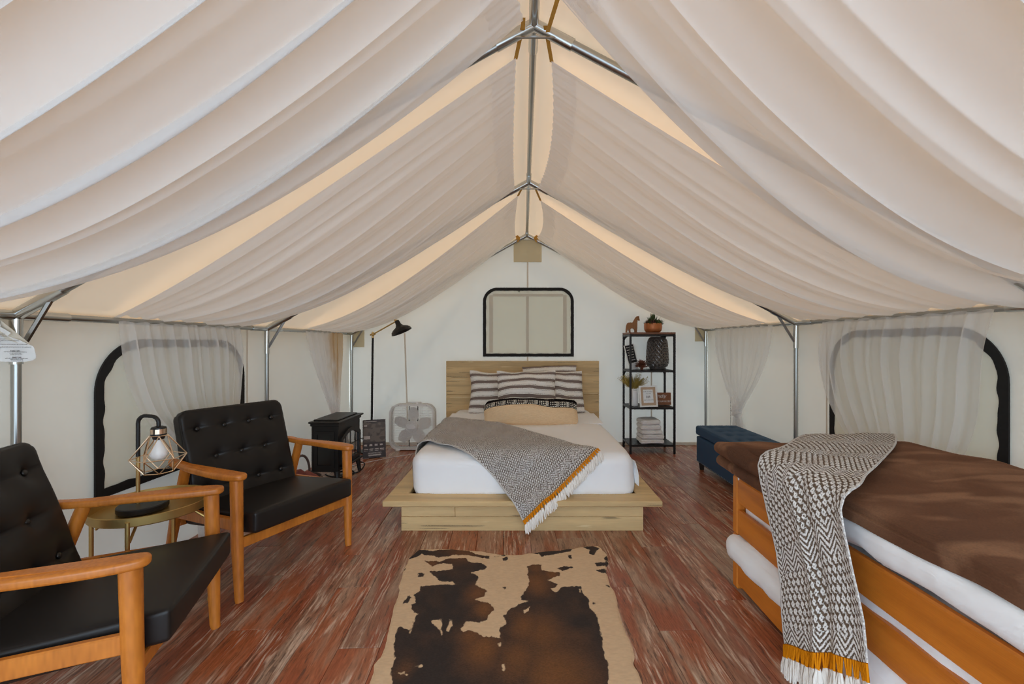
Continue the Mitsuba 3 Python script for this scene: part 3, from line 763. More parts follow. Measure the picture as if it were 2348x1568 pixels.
def spl(pts):
    pts = np.array(pts, float); s = np.r_[0, np.cumsum(np.linalg.norm(np.diff(pts, axis=0), axis=1))]; s /= s[-1]
    fx, fy = PchipInterpolator(s, pts[:, 0]), PchipInterpolator(s, pts[:, 1])
    return lambda t: (fx(t), fy(t))
up_edge = spl([(-0.86, -1.22), (-0.70, -1.17), (-0.235, -0.90), (0.14, -0.42), (0.30, -0.22), (0.515, 0.035)])
lo_edge = spl([(-0.90, -0.12), (-0.72, -0.16), (-0.55, -0.04), (-0.355, 0.10), (-0.15, 0.30), (-0.005, 0.535)])
th1 = thing('throw_blanket', 'taupe and white woven throw with an orange fringe laid across the platform bed', 'throw blanket')
NU, NV = 150, 80
def thr_fn(U, V):
    a, b = up_edge(U), lo_edge(U)
    X, L = lerp(a[0], b[0], V), lerp(a[1], b[1], V)
    x, y, z = bed_map(X, L)
    w = 0.010 * N3(U * 9, V * 5, 0, 3) + 0.012 * np.maximum(0, np.sin(V * 21 + 4 * U)) * np.exp(-((U - 0.15) / 0.25) ** 2) + 0.006 * np.sin(V * 9 + U * 14) ** 2
    out = np.clip(L / 0.10, 0, 1)
    return np.stack([x, y - 0.7 * w * out, z + w * (1 - out) + 0.3 * w])
m, u, v = grid(thr_fn, NU, NV, flip=True)
if m.vertex_normals[:, 2].mean() < 0: m.invert()
sm = solid_sheet(m, NU, NV, 0.007)
uv = np.c_[v * 0.80, u * 1.55 + 0.05]
add('woven_cloth', sm, 'm_throw', parent=th1, smooth=True, uv=np.vstack([uv, uv]))
E = thr_fn(np.ones(60), np.linspace(0, 1, 60)).T; E0 = thr_fn(np.full(60, 0.985), np.linspace(0, 1, 60)).T
for q in range(34):
    t = (q + 0.5) / 34 * 59; i = int(t)
    a = lerp(E[i], E[min(i + 1, 59)], t - i); d = (a - lerp(E0[i], E0[min(i + 1, 59)], t - i))
    d = d / np.linalg.norm(d) + np.array([0.0, -0.35 * (a[2] > 0.26), -0.35])
    sd = E[min(i + 1, 59)] - E[i]; sd /= np.linalg.norm(sd)
    tassel(th1, a + np.array([0, -0.003, 0.0]), d, sd, q, 0.034, 0.062, 0.026, 100 + q)
E = thr_fn(np.zeros(60), np.linspace(0, 1, 60)).T
for q in range(22):
    t = (q + 0.5) / 22 * 59; i = int(t)
    sd = E[min(i + 1, 59)] - E[i]; sd /= np.linalg.norm(sd)
    tassel(th1, E[i] + [-0.004, 0, 0], (-0.25, -0.1, -1), sd, q, 0.025, 0.055, 0.020, 200 + q)

# ---------------------------------------------------------------- daybed of two stacked frames
DX0, DX1, DY0, DY1 = 1.08, 1.93, 0.20, 2.245
db = thing('stacked_daybed', 'orange pine daybed of two stacked frames along the right side', 'daybed')
def dboard(y0, y1, x0, x1, z0, z1, nm='board'):
    add(nm, box2((x0, y0, z0), (x1, y1, z1), 0.006), 'm_pine', parent=db)
for x0, x1 in ((DX0, DX0 + 0.026), (DX1 - 0.026, DX1)):
    dboard(DY0, DY1 - 0.045, x0, x1, 0.435, 0.560, 'side_rail')
    dboard(DY0, DY1 - 0.045, x0, x1, 0.278, 0.402, 'side_rail')
    dboard(DY0, DY1 - 0.045, x0, x1, 0.025, 0.134, 'side_rail')
for z0, z1 in ((0.435, 0.560), (0.278, 0.402), (0.025, 0.134)):
    for y0 in (DY1 - 0.03, DY0):
        add('end_rail', box2((DX0 + 0.045, y0, z0), (DX1 - 0.045, y0 + 0.026, z1), 0.006), 'm_pine', parent=db)
for x in (DX0 - 0.003, DX1 - 0.043):
    for y in (DY1 - 0.046, DY0):
        add('leg', box2((x, y, 0.0), (x + 0.046, y + 0.046, 0.272), 0.006), 'm_pine_up', parent=db)
        add('post', box2((x, y, 0.274), (x + 0.046, y + 0.046, 0.565), 0.006), 'm_pine_up', parent=db)
def dmatt(label, x0, x1, y0, y1, z0, z1, r, seed):
    m = softbox(x1 - x0, y1 - y0, z1 - z0, r, 24, (0.012, 0.01, 0.01), ((x0 + x1) / 2, (y0 + y1) / 2, (z0 + z1) / 2))
    v = np.array(m.vertices)
    d = (N3(v[:, 0] * 4, v[:, 1] * 7, v[:, 2] * 5, seed) - 0.5) * 0.018 + (N3(v[:, 0] * 6, v[:, 1] * 22, v[:, 2] * 4, seed + 1) - 0.5) * 0.024
    m.vertices = v + m.vertex_normals * d[:, None]
    k = thing('mattress', label, 'mattress'); add('cover', m, 'm_sheet', parent=k, smooth=True)
    return k
mu = dmatt('white covered mattress under the brown blanket on the daybed', DX0 - 0.02, DX1 + 0.02, DY0 + 0.02, DY1 - 0.0, 0.566, 0.700, 0.06, 5)
ml = dmatt('white mattress of the lower daybed frame, bulging out below the rails', DX0 - 0.045, DX1 + 0.03, DY0 + 0.02, DY1 + 0.03, 0.136, 0.277, 0.065, 9)
dmatt('thin white mattress inside the upper daybed frame, seen through the slot between its rails', DX0 + 0.034, DX1 - 0.034, DY0 + 0.04, DY1 - 0.05, 0.29, 0.54, 0.03, 12)
add('corner_tag', extrude(shapely.affinity.scale(rrect(0.045, 0.055, 0.015), 1, 1), 0.006, 'xz', (DX0 + 0.02, DY1 - 0.058, 0.572)), 'm_white', parent=mu, label='white corner strap of the mattress')

# brown plush blanket, folded double at the far corner
bl = thing('plush_blanket', 'brown plush blanket spread over the daybed', 'blanket')
def bl_fn(x_off, zb, seed, y_far, drop):
    def fn(U, V):
        y = lerp(0.12, y_far, V); a = lerp(-0.16, 1.05, U)      # a: arc across from the near side
        edge = 1.035 + 0.02 * N3(y * 3, 0, 0, seed) + x_off
        L = np.maximum(-a, 0)
        hang = drop * smooth1(np.clip((y - 1.35) / 0.5, 0, 1))
        x = np.where(a >= 0, edge + 0.02 + a * 0.90, edge + 0.02 - np.minimum(L, 0.03) * 0.9)
        z = zb - np.where(a < 0, np.minimum(L, 0.16) * (0.25 + hang), 0)
        far = np.clip((y - (y_far - 0.07)) / 0.07, 0, 1)
        z = z - 0.03 * far ** 2 - 0.06 * np.clip((a - 0.96) / 0.09, 0, 1) ** 2
        z = z + 0.016 * N3(x * 5, y * 5, 0, seed) + 0.020 * np.exp(-((x - 1.75) / 0.25) ** 2 - ((y - 1.75) / 0.4) ** 2) + 0.006 * N3(x * 16, y * 10, 1, seed)
        return np.stack([x, y, z])
    return fn
for x_off, zb, seed, yf, drop in ((0.008, 0.706, 4, 2.275, 0.10), (0.020, 0.728, 6, 2.285, 0.10)):
    m, _, _ = grid(bl_fn(x_off, zb, seed, yf, drop), 110, 150)
    if m.vertex_normals[:, 2].mean() < 0: m.invert()
    add('layer', solid_sheet(m, 110, 150, 0.016), 'm_plush', parent=bl, smooth=50)
rolls = []
for zc, xo in ((0.632, 0.0), (0.694, -0.006)):
    for c, sz in (((1.083 + xo, 2.02, zc), (0.16, 0.56, 0.060)), ((1.45, 2.235, zc), (0.88, 0.12, 0.060))):
        m = softbox(*sz, 0.029, 16, (0.004, 0.004, 0.004), c)
        V = np.array(m.vertices); m.vertices = V + m.vertex_normals * (0.014 * (N3(V[:, 0] * 9, V[:, 1] * 9, V[:, 2] * 14, 3) - 0.5))[:, None]
        rolls.append(m)
add('folded_edge', rolls, 'm_plush', parent=bl, smooth=True)

# throw hanging over the near side of the daybed
th2 = thing('throw_blanket', 'taupe and white woven throw with an orange fringe hanging over the side of the daybed', 'throw blanket')
SIDE2 = np.array([(1.10, 0.768), (1.055, 0.766), (1.022, 0.752), (1.004, 0.72), (0.999, 0.66), (1.000, 0.55), (1.010, 0.42), (1.006, 0.30), (0.998, 0.21), (1.00, 0.14), (1.01, 0.02)])
SL2 = np.r_[0, np.cumsum(np.linalg.norm(np.diff(SIDE2, axis=0), axis=1))]
far_e = spl([(2.285, 0.40), (2.14, 0.24), (1.93, 0.03), (1.80, -0.20), (1.70, -0.42), (1.645, -0.74)])
near_e = spl([(2.285, 0.84), (2.05, 0.66), (1.86, 0.47), (1.55, 0.13), (1.385, -0.05), (1.315, -0.25), (1.255, -0.52)])
def th2_fn(U, V):
    a, b = far_e(U), near_e(U)
    Yc, M = lerp(a[0], b[0], V), lerp(a[1], b[1], V)
    hangs = np.clip(-M / 0.12, 0, 1)
    x = np.where(M >= 0, 1.10 + M, np.interp(-M, SL2, SIDE2[:, 0])); z = np.where(M >= 0, 0.768, np.interp(-M, SL2, SIDE2[:, 1]))
    far = np.clip((Yc - 2.22) / 0.07, 0, 1)
    z = z - 0.03 * far ** 2
    fold = 0.017 * np.exp(-((V - 0.60 + 0.02 * np.sin(U * 5)) / 0.055) ** 2) - 0.012 * np.exp(-((V - 0.48) / 0.06) ** 2) + 0.014 * np.exp(-((V - 0.86) / 0.09) ** 2) - 0.010
    w = 0.010 * N3(U * 8, V * 6, 0, 3)
    hf = hangs * smooth1(np.clip((U - 0.45) / 0.3, 0, 1))
    return np.stack([x - 0.004 + (fold * hf) - 0.006 * hangs - w * hangs * 0.6, Yc + 0.02 * np.sin(V * 12) * hf * 0.4, z + w * (1 - hangs) + 0.006])
NU, NV = 150, 90
m, u, v = grid(th2_fn, NU, NV)
if m.vertex_normals[:, 2].mean() < 0: m.invert()
sm = solid_sheet(m, NU, NV, 0.005)
uv = np.c_[0.50 * (0.74 * v + 0.26 * v * v), u * 1.40 + 0.02]
add('woven_cloth', sm, 'm_throw_big', parent=th2, smooth=True, uv=np.vstack([uv, uv]))
E = th2_fn(np.ones(60), np.linspace(0, 1, 60)).T
for q in range(18):
    t = (q + 0.5) / 18 * 59; i = int(t)
    a = lerp(E[i], E[min(i + 1, 59)], t - i)
    sd = E[min(i + 1, 59)] - E[i]; sd /= np.linalg.norm(sd)
    tassel(th2, a, (-0.10, -0.05 - 0.01 * q, -1), sd, q, 0.052, 0.072, 0.034, 300 + q)

# ---------------------------------------------------------------- armchairs
def armchair(label, A, B):
    """A, B: feet of the two front legs on the floor; the chair faces to the left-hand side of A->B turned towards +x"""
    A, B = np.array([*A, 0.0]), np.array([*B, 0.0])
    W = np.linalg.norm(B - A); Uv = (B - A) / W
    Fv = np.cross(Uv, [0, 0, 1.0])
    if Fv[0] < 0: Fv = -Fv
    # local frame: x along the width, y to the front, z up
    flip = np.dot(np.cross(Uv, Fv), [0, 0, 1.0]) < 0
    k = thing('armchair', label, 'armchair')
    def put(nm, m, mat, smooth=False, parent=k, label=None):
        q = m.copy()
        V = np.array(q.vertices); V = A + V[:, :1] * Uv + V[:, 1:2] * Fv + V[:, 2:3] * np.array([0, 0, 1.0])
        q = trimesh.Trimesh(V, q.faces[:, ::-1] if flip else q.faces, process=False)
        return add(nm, q, mat, parent=parent, smooth=smooth, label=label)
    for x, s in ((0, -1), (W, 1)):
        put('leg', tube([(x, 0.0, 0.0), (x, -0.004, 0.02), (x + s * 0.004, -0.012, 0.30), (x + s * 0.004, -0.018, 0.585)], [0.018, 0.0195, 0.0265, 0.0285], 18), 'm_wood_chair', 40)
        put('leg', tube([(x, -0.66, 0.0), (x, -0.64, 0.04), (x + s * 0.003, -0.555, 0.30), (x + s * 0.003, -0.455, 0.585)], [0.018, 0.020, 0.026, 0.024], 18), 'm_wood_chair', 40)
        # paddle arm, wide towards the front
        ax = x
        out = [(-0.60, 0.022), (-0.45, 0.030), (-0.30, 0.046), (-0.15, 0.052), (-0.05, 0.046), (0.012, 0.030), (0.036, 0.008)]
        inn = [(0.034, -0.012), (0.0, -0.030), (-0.10, -0.034), (-0.25, -0.022), (-0.40, -0.020), (-0.60, -0.022)]
        from scipy.interpolate import CubicSpline
        poly = [(ax + s * o, y) for y, o in out] + [(ax + s * o, y) for y, o in inn]
        from scipy.interpolate import splprep, splev
        pp = np.array(Polygon(poly).segmentize(0.05).exterior.coords)
        tck, _ = splprep(pp.T, s=0.00045, per=True); pp = np.array(splev(np.linspace(0, 1, 120, endpoint=False), tck)).T
        pg = Polygon(pp).buffer(0)
        ring = np.array(shapely.geometry.polygon.orient(pg).segmentize(0.012).exterior.coords)[:-1]
        tg = np.roll(ring, -1, 0) - np.roll(ring, 1, 0); nr = np.c_[tg[:, 1], -tg[:, 0]]; nr /= np.linalg.norm(nr, axis=1, keepdims=True)
        lay = [(0.0, 0.008), (0.002, 0.004), (0.006, 0.001), (0.010, 0.0), (0.020, 0.0), (0.024, 0.001), (0.028, 0.004), (0.030, 0.009)]
        n_ = len(ring); VV = np.vstack([np.c_[ring - nr * o, np.full(n_, 0.583 + zz)] for zz, o in lay]); FF = []
        for q in range(len(lay) - 1):
            for j in range(n_):
                j2 = (j + 1) % n_; FF += [(q * n_ + j, q * n_ + j2, (q + 1) * n_ + j2), (q * n_ + j, (q + 1) * n_ + j2, (q + 1) * n_ + j)]
        cv, cf = trimesh.creation.triangulate_polygon(Polygon(ring), engine='earcut')
        from scipy.spatial import cKDTree
        ix = cKDTree(ring).query(cv)[1]; cf = ix[cf]
        FF = np.vstack([np.array(FF), cf + (len(lay) - 1) * n_, cf[:, ::-1]])
        top = trimesh.Trimesh(VV, FF, process=False)
        V = np.array(top.vertices); V[:, 2] += 0.016 * np.clip(V[:, 1] + 0.1, -0.5, 0.2) - 0.0 + 0.06 * np.clip(-0.42 - V[:, 1], 0, 1); top.vertices = V
        put('armrest', top, 'm_wood_chair', 50)
        rail = box(0.024, 0.585, 0.058, (x, -0.30, 0.0), 0.004)
        V = np.array(rail.vertices); V[:, 2] += 0.352 + 0.05 * (V[:, 1] + 0.30); rail.vertices = V
        put('side_rail', rail, 'm_wood_chair')
    put('front_rail', box(W - 0.02, 0.024, 0.050, (W / 2, -0.014, 0.275), 0.004), 'm_wood_chair')
    put('rear_rail', box(W - 0.02, 0.024, 0.050, (W / 2, -0.55, 0.285), 0.004), 'm_wood_chair')
    # seat cushion
    sw = W - 0.062
    m = softbox(sw, 0.60, 0.105, 0.016, 24, (0.006, 0.008, 0.014))
    V = np.array(m.vertices); V[:, 2] += 0.362 + 0.10 * (V[:, 1]) * 1.0; V[:, 1] += -0.235; V[:, 0] += W / 2; V[:, 2] -= 0.016
    V[:, 2] += 0.004 * (N3(V[:, 0] * 6, V[:, 1] * 6, 1, 3) - 0.5)
    m.vertices = V
    sk = put('seat_cushion', m, 'm_leather', 35)
    seam = []
    for zz in (0.044,):
        pts = [(x, y) for x, y in rrect(sw - 0.012, 0.588, 0.02, 4).exterior.coords]
        pts = [(x + W / 2, y - 0.235, zz + 0.346 + 0.10 * y + 0.002) for x, y in pts]
        seam.append(tube(pts, 0.0028, 6))
    put('piping', trimesh.util.concatenate(seam), 'm_leather', True, parent=sk)
    # tufted back cushion
    bw, bh, bt = W - 0.055, 0.56, 0.085
    btn = [(0.14, 0.80), (0.38, 0.80), (0.62, 0.80), (0.86, 0.80), (0.26, 0.50), (0.50, 0.50), (0.74, 0.50), (0.14, 0.20), (0.38, 0.20), (0.62, 0.20), (0.86, 0.20)]
    m = softbox(bw, bt, bh, 0.022, 40, (0.0, 0.020, 0.0))
    V = np.array(m.vertices)
    # rounded upper corners
    cx = np.abs(V[:, 0]) - (bw / 2 - 0.05); cz = V[:, 2] - (bh / 2 - 0.05)
    c = (cx > 0) & (cz > 0); L = np.hypot(cx, cz); sc = np.where(c & (L > 0.0), np.minimum(1, 0.05 / np.maximum(np.maximum(np.maximum(cx, cz), 1e-6), L)) , 1)
    q = np.where(c, np.maximum(cx, cz) / np.maximum(L, 1e-6), 1)
    V[:, 0] = np.where(c, np.sign(V[:, 0]) * (bw / 2 - 0.05 + cx * q), V[:, 0]); V[:, 2] = np.where(c, bh / 2 - 0.05 + cz * q, V[:, 2])
    fr_ = V[:, 1] > 0
    for bx, bz in btn:
        dx, dz = V[:, 0] - (bx - 0.5) * bw, V[:, 2] - (bz - 0.5) * bh
        rr = np.hypot(dx, dz)
        V[:, 1] -= np.where(fr_, 0.024 * np.exp(-(rr / 0.022) ** 1.3) + 0.012 * np.exp(-(rr / 0.07) ** 2), 0)
        V[:, 1] -= np.where(fr_, 0.007 * np.exp(-(dz / 0.006) ** 2) * np.exp(-((np.abs(dx) - 0.03) / 0.035) ** 2), 0)
    def lean(V):
        V = np.array(V, float).reshape(-1, 3)
        t = 0.30
        y, z = V[:, 1] * math.cos(t) - (V[:, 2] + bh / 2) * math.sin(t), V[:, 1] * math.sin(t) + (V[:, 2] + bh / 2) * math.cos(t)
        return np.c_[V[:, 0] + W / 2, y - 0.465, z + 0.325]
    m.vertices = lean(V)
    bk = put('back_cushion', m, 'm_leather', 45)
    for bx, bz in btn:
        s = trimesh.creation.icosphere(2, 0.0125); s.vertices = lean(np.array(s.vertices) * [1, 0.6, 1] + [(bx - 0.5) * bw, bt / 2 - 0.016, (bz - 0.5) * bh])
        put('button', s, 'm_button', True, parent=bk)
    pts = [(x, bt / 2 - 0.012, y) for x, y in rrect(bw - 0.010, bh - 0.010, 0.05, 5).exterior.coords]
    put('piping', tube(lean(pts), 0.003, 6), 'm_leather', True, parent=bk)
    # wooden back frame behind the cushion
    for fx in (0.12, 0.5, 0.88):
        sl = box(0.045, 0.018, bh - 0.06, ((fx - 0.5) * bw, -bt / 2 - 0.011, 0), 0.003); sl.vertices = lean(sl.vertices)
        put('back_slat', sl, 'm_wood_chair')
    return k
armchair('black leather armchair with tufted back and wooden arms beside the stove', (-1.36, 2.09), (-1.073, 2.677))
armchair('black leather armchair with wooden arms cut off by the left edge of the picture', (-1.133, 1.285), (-1.342, 1.904))
# ---------------------------------------------------------------- cowhide rug
rug_l = [(2.66, -0.672), (2.52, -0.665), (2.33, -0.642), (2.1, -0.615), (1.87, -0.575), (1.588, -0.566), (1.3, -0.56), (1.0, -0.55)]
rug_r = [(2.66, 0.50), (2.52, 0.485), (2.33, 0.452), (2.1, 0.447), (1.87, 0.443), (1.588, 0.428), (1.3, 0.43), (1.0, 0.43)]
yl = np.array([a for a, _ in rug_l])[::-1]
fl, frr = PchipInterpolator(yl, np.array([b for _, b in rug_l])[::-1]), PchipInterpolator(yl, np.array([b for _, b in rug_r])[::-1])
def zr(pts):
    out = []
    for a, b in pts:
        px, py = 800 + a / 3.3543, 1220 + b / 3.3543
        Y = CAM_Z * FOC / (py - VPY)
        out.append(((px - VPX) / FOC * Y, Y))
    return Polygon(out).buffer(0)
dark = [
 [(585,235),(640,275),(720,255),(790,262),(800,300),(720,310),(625,315),(650,350),(700,390),(830,415),(650,425),(555,430),(540,480),(500,500),(520,560),(475,575),(495,630),(525,650),(495,710),(470,800),(455,770),(390,755),(365,800),(350,900),(350,1000),(320,1100),(340,1170),(330,1400),(360,1900),(2010,1900),(2010,1400),(2000,1167),(1995,1030),(1965,960),(1950,850),(1930,770),(1915,660),(1850,600),(1840,530),(1800,480),(1790,430),(1760,430),(1630,440),(1590,480),(1550,450),(1600,440),(1610,415),(1530,385),(1620,350),(1620,325),(1485,310),(1480,265),(1400,265),(1365,280),(1380,310),(1370,350),(1390,390),(1370,440),(1320,510),(1315,540),(1385,545),(1300,570),(1240,610),(1190,660),(1210,720),(1160,770),(1160,830),(1150,830),(1010,810),(990,785),(870,780),(860,760),(900,700),(1000,715),(1060,690),(1070,650),(1125,620),(1080,560),(1000,545),(965,535),(1040,510),(1060,465),(970,420),(1000,360),(940,325),(1040,300),(1070,280),(1020,250),(930,245),(900,210),(780,215),(700,240)],
 [(445,215),(500,155),(580,150),(640,160),(700,150),(800,145),(910,155),(970,178),(1080,200),(1080,220),(1000,210),(900,188),(800,192),(690,208),(640,190),(590,190),(560,180),(500,215),(470,222)],
 [(1360,170),(1500,128),(1720,138),(1700,160),(1600,182),(1480,202),(1460,180)], [(1800,128),(1870,118),(1920,138),(1890,187),(1850,180),(1855,150)],
 [(1960,215),(1985,190),(2010,232),(1975,232)], [(1890,250),(2010,243),(2010,268),(1900,277)], [(1905,308),(2010,288),(2010,322),(1950,328)],
 [(1600,295),(1660,275),(1730,285),(1640,312)], [(1110,200),(1200,185),(1210,192),(1120,208)], [(1175,218),(1220,203),(1222,225),(1185,235)], [(530,330),(575,335),(570,360),(540,358)],
 [(1178,436),(1200,434),(1206,455),(1184,460)], [(418,565),(455,505),(487,515),(450,562)], [(1690,190),(1712,195),(1708,214),(1692,212)], [(1870,555),(1895,560),(1892,578),(1874,574)],
 [(610,180),(650,178),(660,196),(625,195)], [(415,290),(440,285),(438,312),(418,312)], [(1985,425),(2010,425),(2005,440),(1990,438)]]
holes = [[(636,700),(714,685),(716,808),(690,762)], [(745,778),(775,690),(806,690),(800,740),(770,782)], [(1340,625),(1388,590),(1382,615),(1350,640)], [(1138,870),(1170,868),(1172,900),(1145,900)], [(1176,1040),(1190,1038),(1190,1085),(1178,1082)],
         [(510,1048),(560,1038),(572,1056),(540,1062)], [(380,1105),(420,1098),(450,1118),(400,1122)], [(740,395),(800,400),(820,418),(760,420)], [(1770,455),(1785,450),(1785,480),(1772,478)]]
rust = [(1045,610,70,1.0), (1030,920,130,1.0), (1500,800,170,0.75), (1350,740,120,0.8), (1450,400,110,0.9), (990,480,80,0.8), (1600,1100,260,0.9), (640,250,60,0.8), (950,820,90,0.8), (880,160,120,0.7), (1440,300,60,0.7), (1300,1000,150,0.8), (430,1080,70,0.5), (1560,340,60,1.0)]
dk = unary_union([zr(d) for d in dark]).difference(unary_union([zr(h) for h in holes]))
NU, NV = 170, 230
U, V = np.meshgrid(np.linspace(0, 1, NU), np.linspace(0, 1, NV), indexing='ij')
ytop = 2.60 + 0.035 * np.sin(U * 6.28 * 1.0 + 0.9) * 0.4 + 0.05 * np.exp(-((U - 0.93) / 0.12) ** 2) - 0.045 * np.exp(-((U - 0.5) / 0.14) ** 2) - 0.14 * np.clip((0.06 - U) / 0.06, 0, 1) ** 2 - 0.12 * np.clip((U - 0.95) / 0.05, 0, 1) ** 2 + 0.012 * (N3(U * 30, 0, 0, 3) - 0.5)
Yg = lerp(ytop, 1.02, V)
e = 0.014 * (N3(Yg * 22, 0, 0, 5) - 0.5)
Xg = lerp(fl(np.clip(Yg, 1.0, 2.66)) + e, frr(np.clip(Yg, 1.0, 2.66)) + e, U)
rim = np.minimum(np.minimum(U, 1 - U) * 1.1, V * 1.6)
Zg = 0.010 * np.clip(rim / 0.012, 0, 1) ** 0.5 + 0.0015 * N3(Xg * 160, Yg * 160, 0, 8)
pts = shapely.points(Xg.ravel(), Yg.ravel()); shapely.prepare(dk)
ins = shapely.contains(dk, pts); dist = shapely.distance(dk.boundary, pts) * np.where(ins, 1, -1)
rw = np.zeros(Xg.size)
for a, b, r, w in rust:
    q = np.array(zr([(a - 1, b - 1), (a + 1, b - 1), (a, b + 1)]).centroid.coords[0]); rr = r / 3.3543 / (1220 + b / 3.3543 - VPY) * CAM_Z * 1.15
    rw = np.maximum(rw, w * np.exp(-(((Xg.ravel() - q[0]) / rr) ** 2 + ((Yg.ravel() - q[1]) / (rr * 1.5)) ** 2)))
m, _, _ = grid(np.stack([Xg, Yg, Zg]).reshape(3, -1).T, NU, NV)
add('cowhide_rug', m, 'm_cowhide', label='cream rug with dark brown and rust cowhide patches in front of the bed', cat='rug', smooth=True, uv=np.c_[dist, rw])

# ---------------------------------------------------------------- gold tray table and cage lamp
TX, TY = -1.731, 2.037
TR, TZ = 0.226 / 0.216, 0.47 - 0.50
tb = thing('side_table', 'round gold tray table between the two armchairs', 'side table')
add('tray', lathe([(a * TR, b + TZ) for a, b in [(0.0, 0.494), (0.205, 0.494), (0.214, 0.500), (0.216, 0.535), (0.213, 0.537), (0.211, 0.535), (0.208, 0.503), (0.200, 0.500), (0.0, 0.500)]], 56, (TX, TY, 0)), 'm_gold', parent=tb, smooth=30)
for a in (0.337, 0.337 + math.pi / 2, 0.337 + math.pi, 0.337 - math.pi / 2):
    c, s = math.cos(a), math.sin(a)
    add('leg', [tube([(TX + 0.226 * c, TY + 0.226 * s, 0.0), (TX + 0.226 * c, TY + 0.226 * s, 0.24), (TX + 0.226 * c, TY + 0.226 * s, 0.49)], 0.0085, 10),
                lathe([(0, 0), (0.012, 0), (0.012, 0.012), (0.0085, 0.016), (0, 0.016)], 12, (TX + 0.226 * c, TY + 0.226 * s, 0.0))], 'm_gold', parent=tb, smooth=40)
    add('bracket', tube([(TX + 0.21 * c, TY + 0.21 * s, 0.40), (TX + 0.15 * c, TY + 0.15 * s, 0.45), (TX + 0.10 * c, TY + 0.10 * s, 0.462)], 0.006, 8), 'm_gold', parent=tb, smooth=40)
lp = thing('table_lamp', 'black and gold table lamp with a geometric wire cage on the tray table', 'lamp')
LX, LY = -1.665, 1.905
def lamp_add(nm, mesh, *a, **k):
    mesh = trimesh.util.concatenate(mesh) if isinstance(mesh, list) else mesh.copy()
    V = (np.array(mesh.vertices) - [0, 0, CAM_Z]) * 1.0551 + [0, 0, CAM_Z]
    return add(nm, trimesh.Trimesh(V + [0, 0, 0.0175], mesh.faces, process=False), *a, **k)
lamp_add('base', lathe([(0, 0.501), (0.088, 0.501), (0.09, 0.505), (0.09, 0.522), (0.087, 0.526), (0, 0.526)], 40, (LX + 0.004, LY, 0)), 'm_black_metal', parent=lp, smooth=30)
px0 = LX - 0.018
lamp_add('stem', tube([(px0, LY, 0.524), (px0, LY, 0.63), (px0, LY, 0.73)], 0.0075, 12), 'm_brass', parent=lp, smooth=40)
arc = [(px0, LY, 0.73), (px0, LY, 0.80), (px0, LY, 0.875)]
for k in range(1, 7):
    t = math.pi / 2 * k / 6; arc.append((px0 + 0.032 * (1 - math.cos(t)), LY, 0.875 + 0.032 * math.sin(t)))
hx = LX + 0.072
for k in range(0, 7):
    t = math.pi / 2 * k / 6; arc.append((hx - 0.032 * (1 - math.sin(t)), LY, 0.875 + 0.030 * math.cos(t)))
arc.append((hx, LY, 0.858))
lamp_add('arm', tube(arc, 0.0078, 12), 'm_black_metal', parent=lp, smooth=50)
sk = lamp_add('socket', lathe([(0, 0.862), (0.014, 0.862), (0.026, 0.858), (0.028, 0.852), (0.028, 0.824), (0.024, 0.820), (0.020, 0.806), (0, 0.806)], 24, (hx, LY, 0)), 'm_black_metal', parent=lp, smooth=30)
band = lathe([(0.0284, 0.830), (0.0288, 0.830), (0.0288, 0.851), (0.0284, 0.851)], 24, (hx, LY, 0))
lamp_add('label_band', band, 'm_rosegold', parent=sk)
lamp_add('bulb', lathe([(0, 0.716), (0.012, 0.717), (0.025, 0.724), (0.031, 0.738), (0.031, 0.752), (0.024, 0.770), (0.016, 0.784), (0.014, 0.806), (0, 0.806)], 28, (hx, LY, 0)), 'm_bulb', parent=lp, smooth=True)
def ringp(r, z, n, o):
    return [np.array([hx + r * math.cos(o + 2 * math.pi * i / n), LY + r * math.sin(o + 2 * math.pi * i / n), z]) for i in range(n)]
t6, m6, b6 = ringp(0.034, 0.822, 6, 0.2), ringp(0.098, 0.728, 6, 0.2 + math.pi / 6), ringp(0.056, 0.664, 6, 0.2)
wires = []
for i in range(6):
    j = (i + 1) % 6
    for a, b in ((t6[i], t6[j]), (t6[i], m6[i]), (t6[j], m6[i]), (m6[i], m6[j]), (m6[i], b6[i]), (m6[i], b6[j]), (b6[i], b6[j])):
        wires.append(tube([a, (a + b) / 2, b], 0.0023, 6))
lamp_add('wire_cage', wires, 'm_rosegold', parent=lp, smooth=50)

# ---------------------------------------------------------------- electric stove
st = thing('electric_stove', 'black cast iron style electric stove with a glazed arched door beside the back left corner', 'stove')
So, Sw, Sd = np.array([-1.60, 3.765, 0.0]), np.array([0.035, 0.9994, 0]), np.array([-0.9994, 0.035, 0])   # near front corner; width; depth to the wall
def sput(nm, m, mat, smooth=False, parent=st, label=None):
    return add(nm, basis(m, Sw, Sd, [0, 0, 1], So), mat, parent=parent, smooth=smooth, label=label) if False else add(nm, (lambda q: (q.invert() or q))(basis(m, Sw, Sd, [0, 0, 1], So)) if np.dot(np.cross(Sw, Sd), [0, 0, 1]) < 0 else basis(m, Sw, Sd, [0, 0, 1], So), mat, parent=parent, smooth=smooth, label=label)
W_, D_ = 0.525, 0.265
sput('top', box2((0, -0.012, 0.540), (W_, D_, 0.556), 0.004), 'm_black_metal')
sput('raised_top', box2((0.05, 0.03, 0.556), (W_ - 0.05, D_ - 0.02, 0.568), 0.006), 'm_black_metal')
body = box2((0.03, 0.015, 0.115), (W_ - 0.03, D_ - 0.015, 0.540), 0.006)
door_arch = Polygon([(0.085, 0.185), (W_ - 0.085, 0.185)] + [(W_ - 0.085 - (W_ - 0.17) * t, 0.385 + 0.055 * math.sin(math.pi * t)) for t in np.linspace(0, 1, 17)]) 
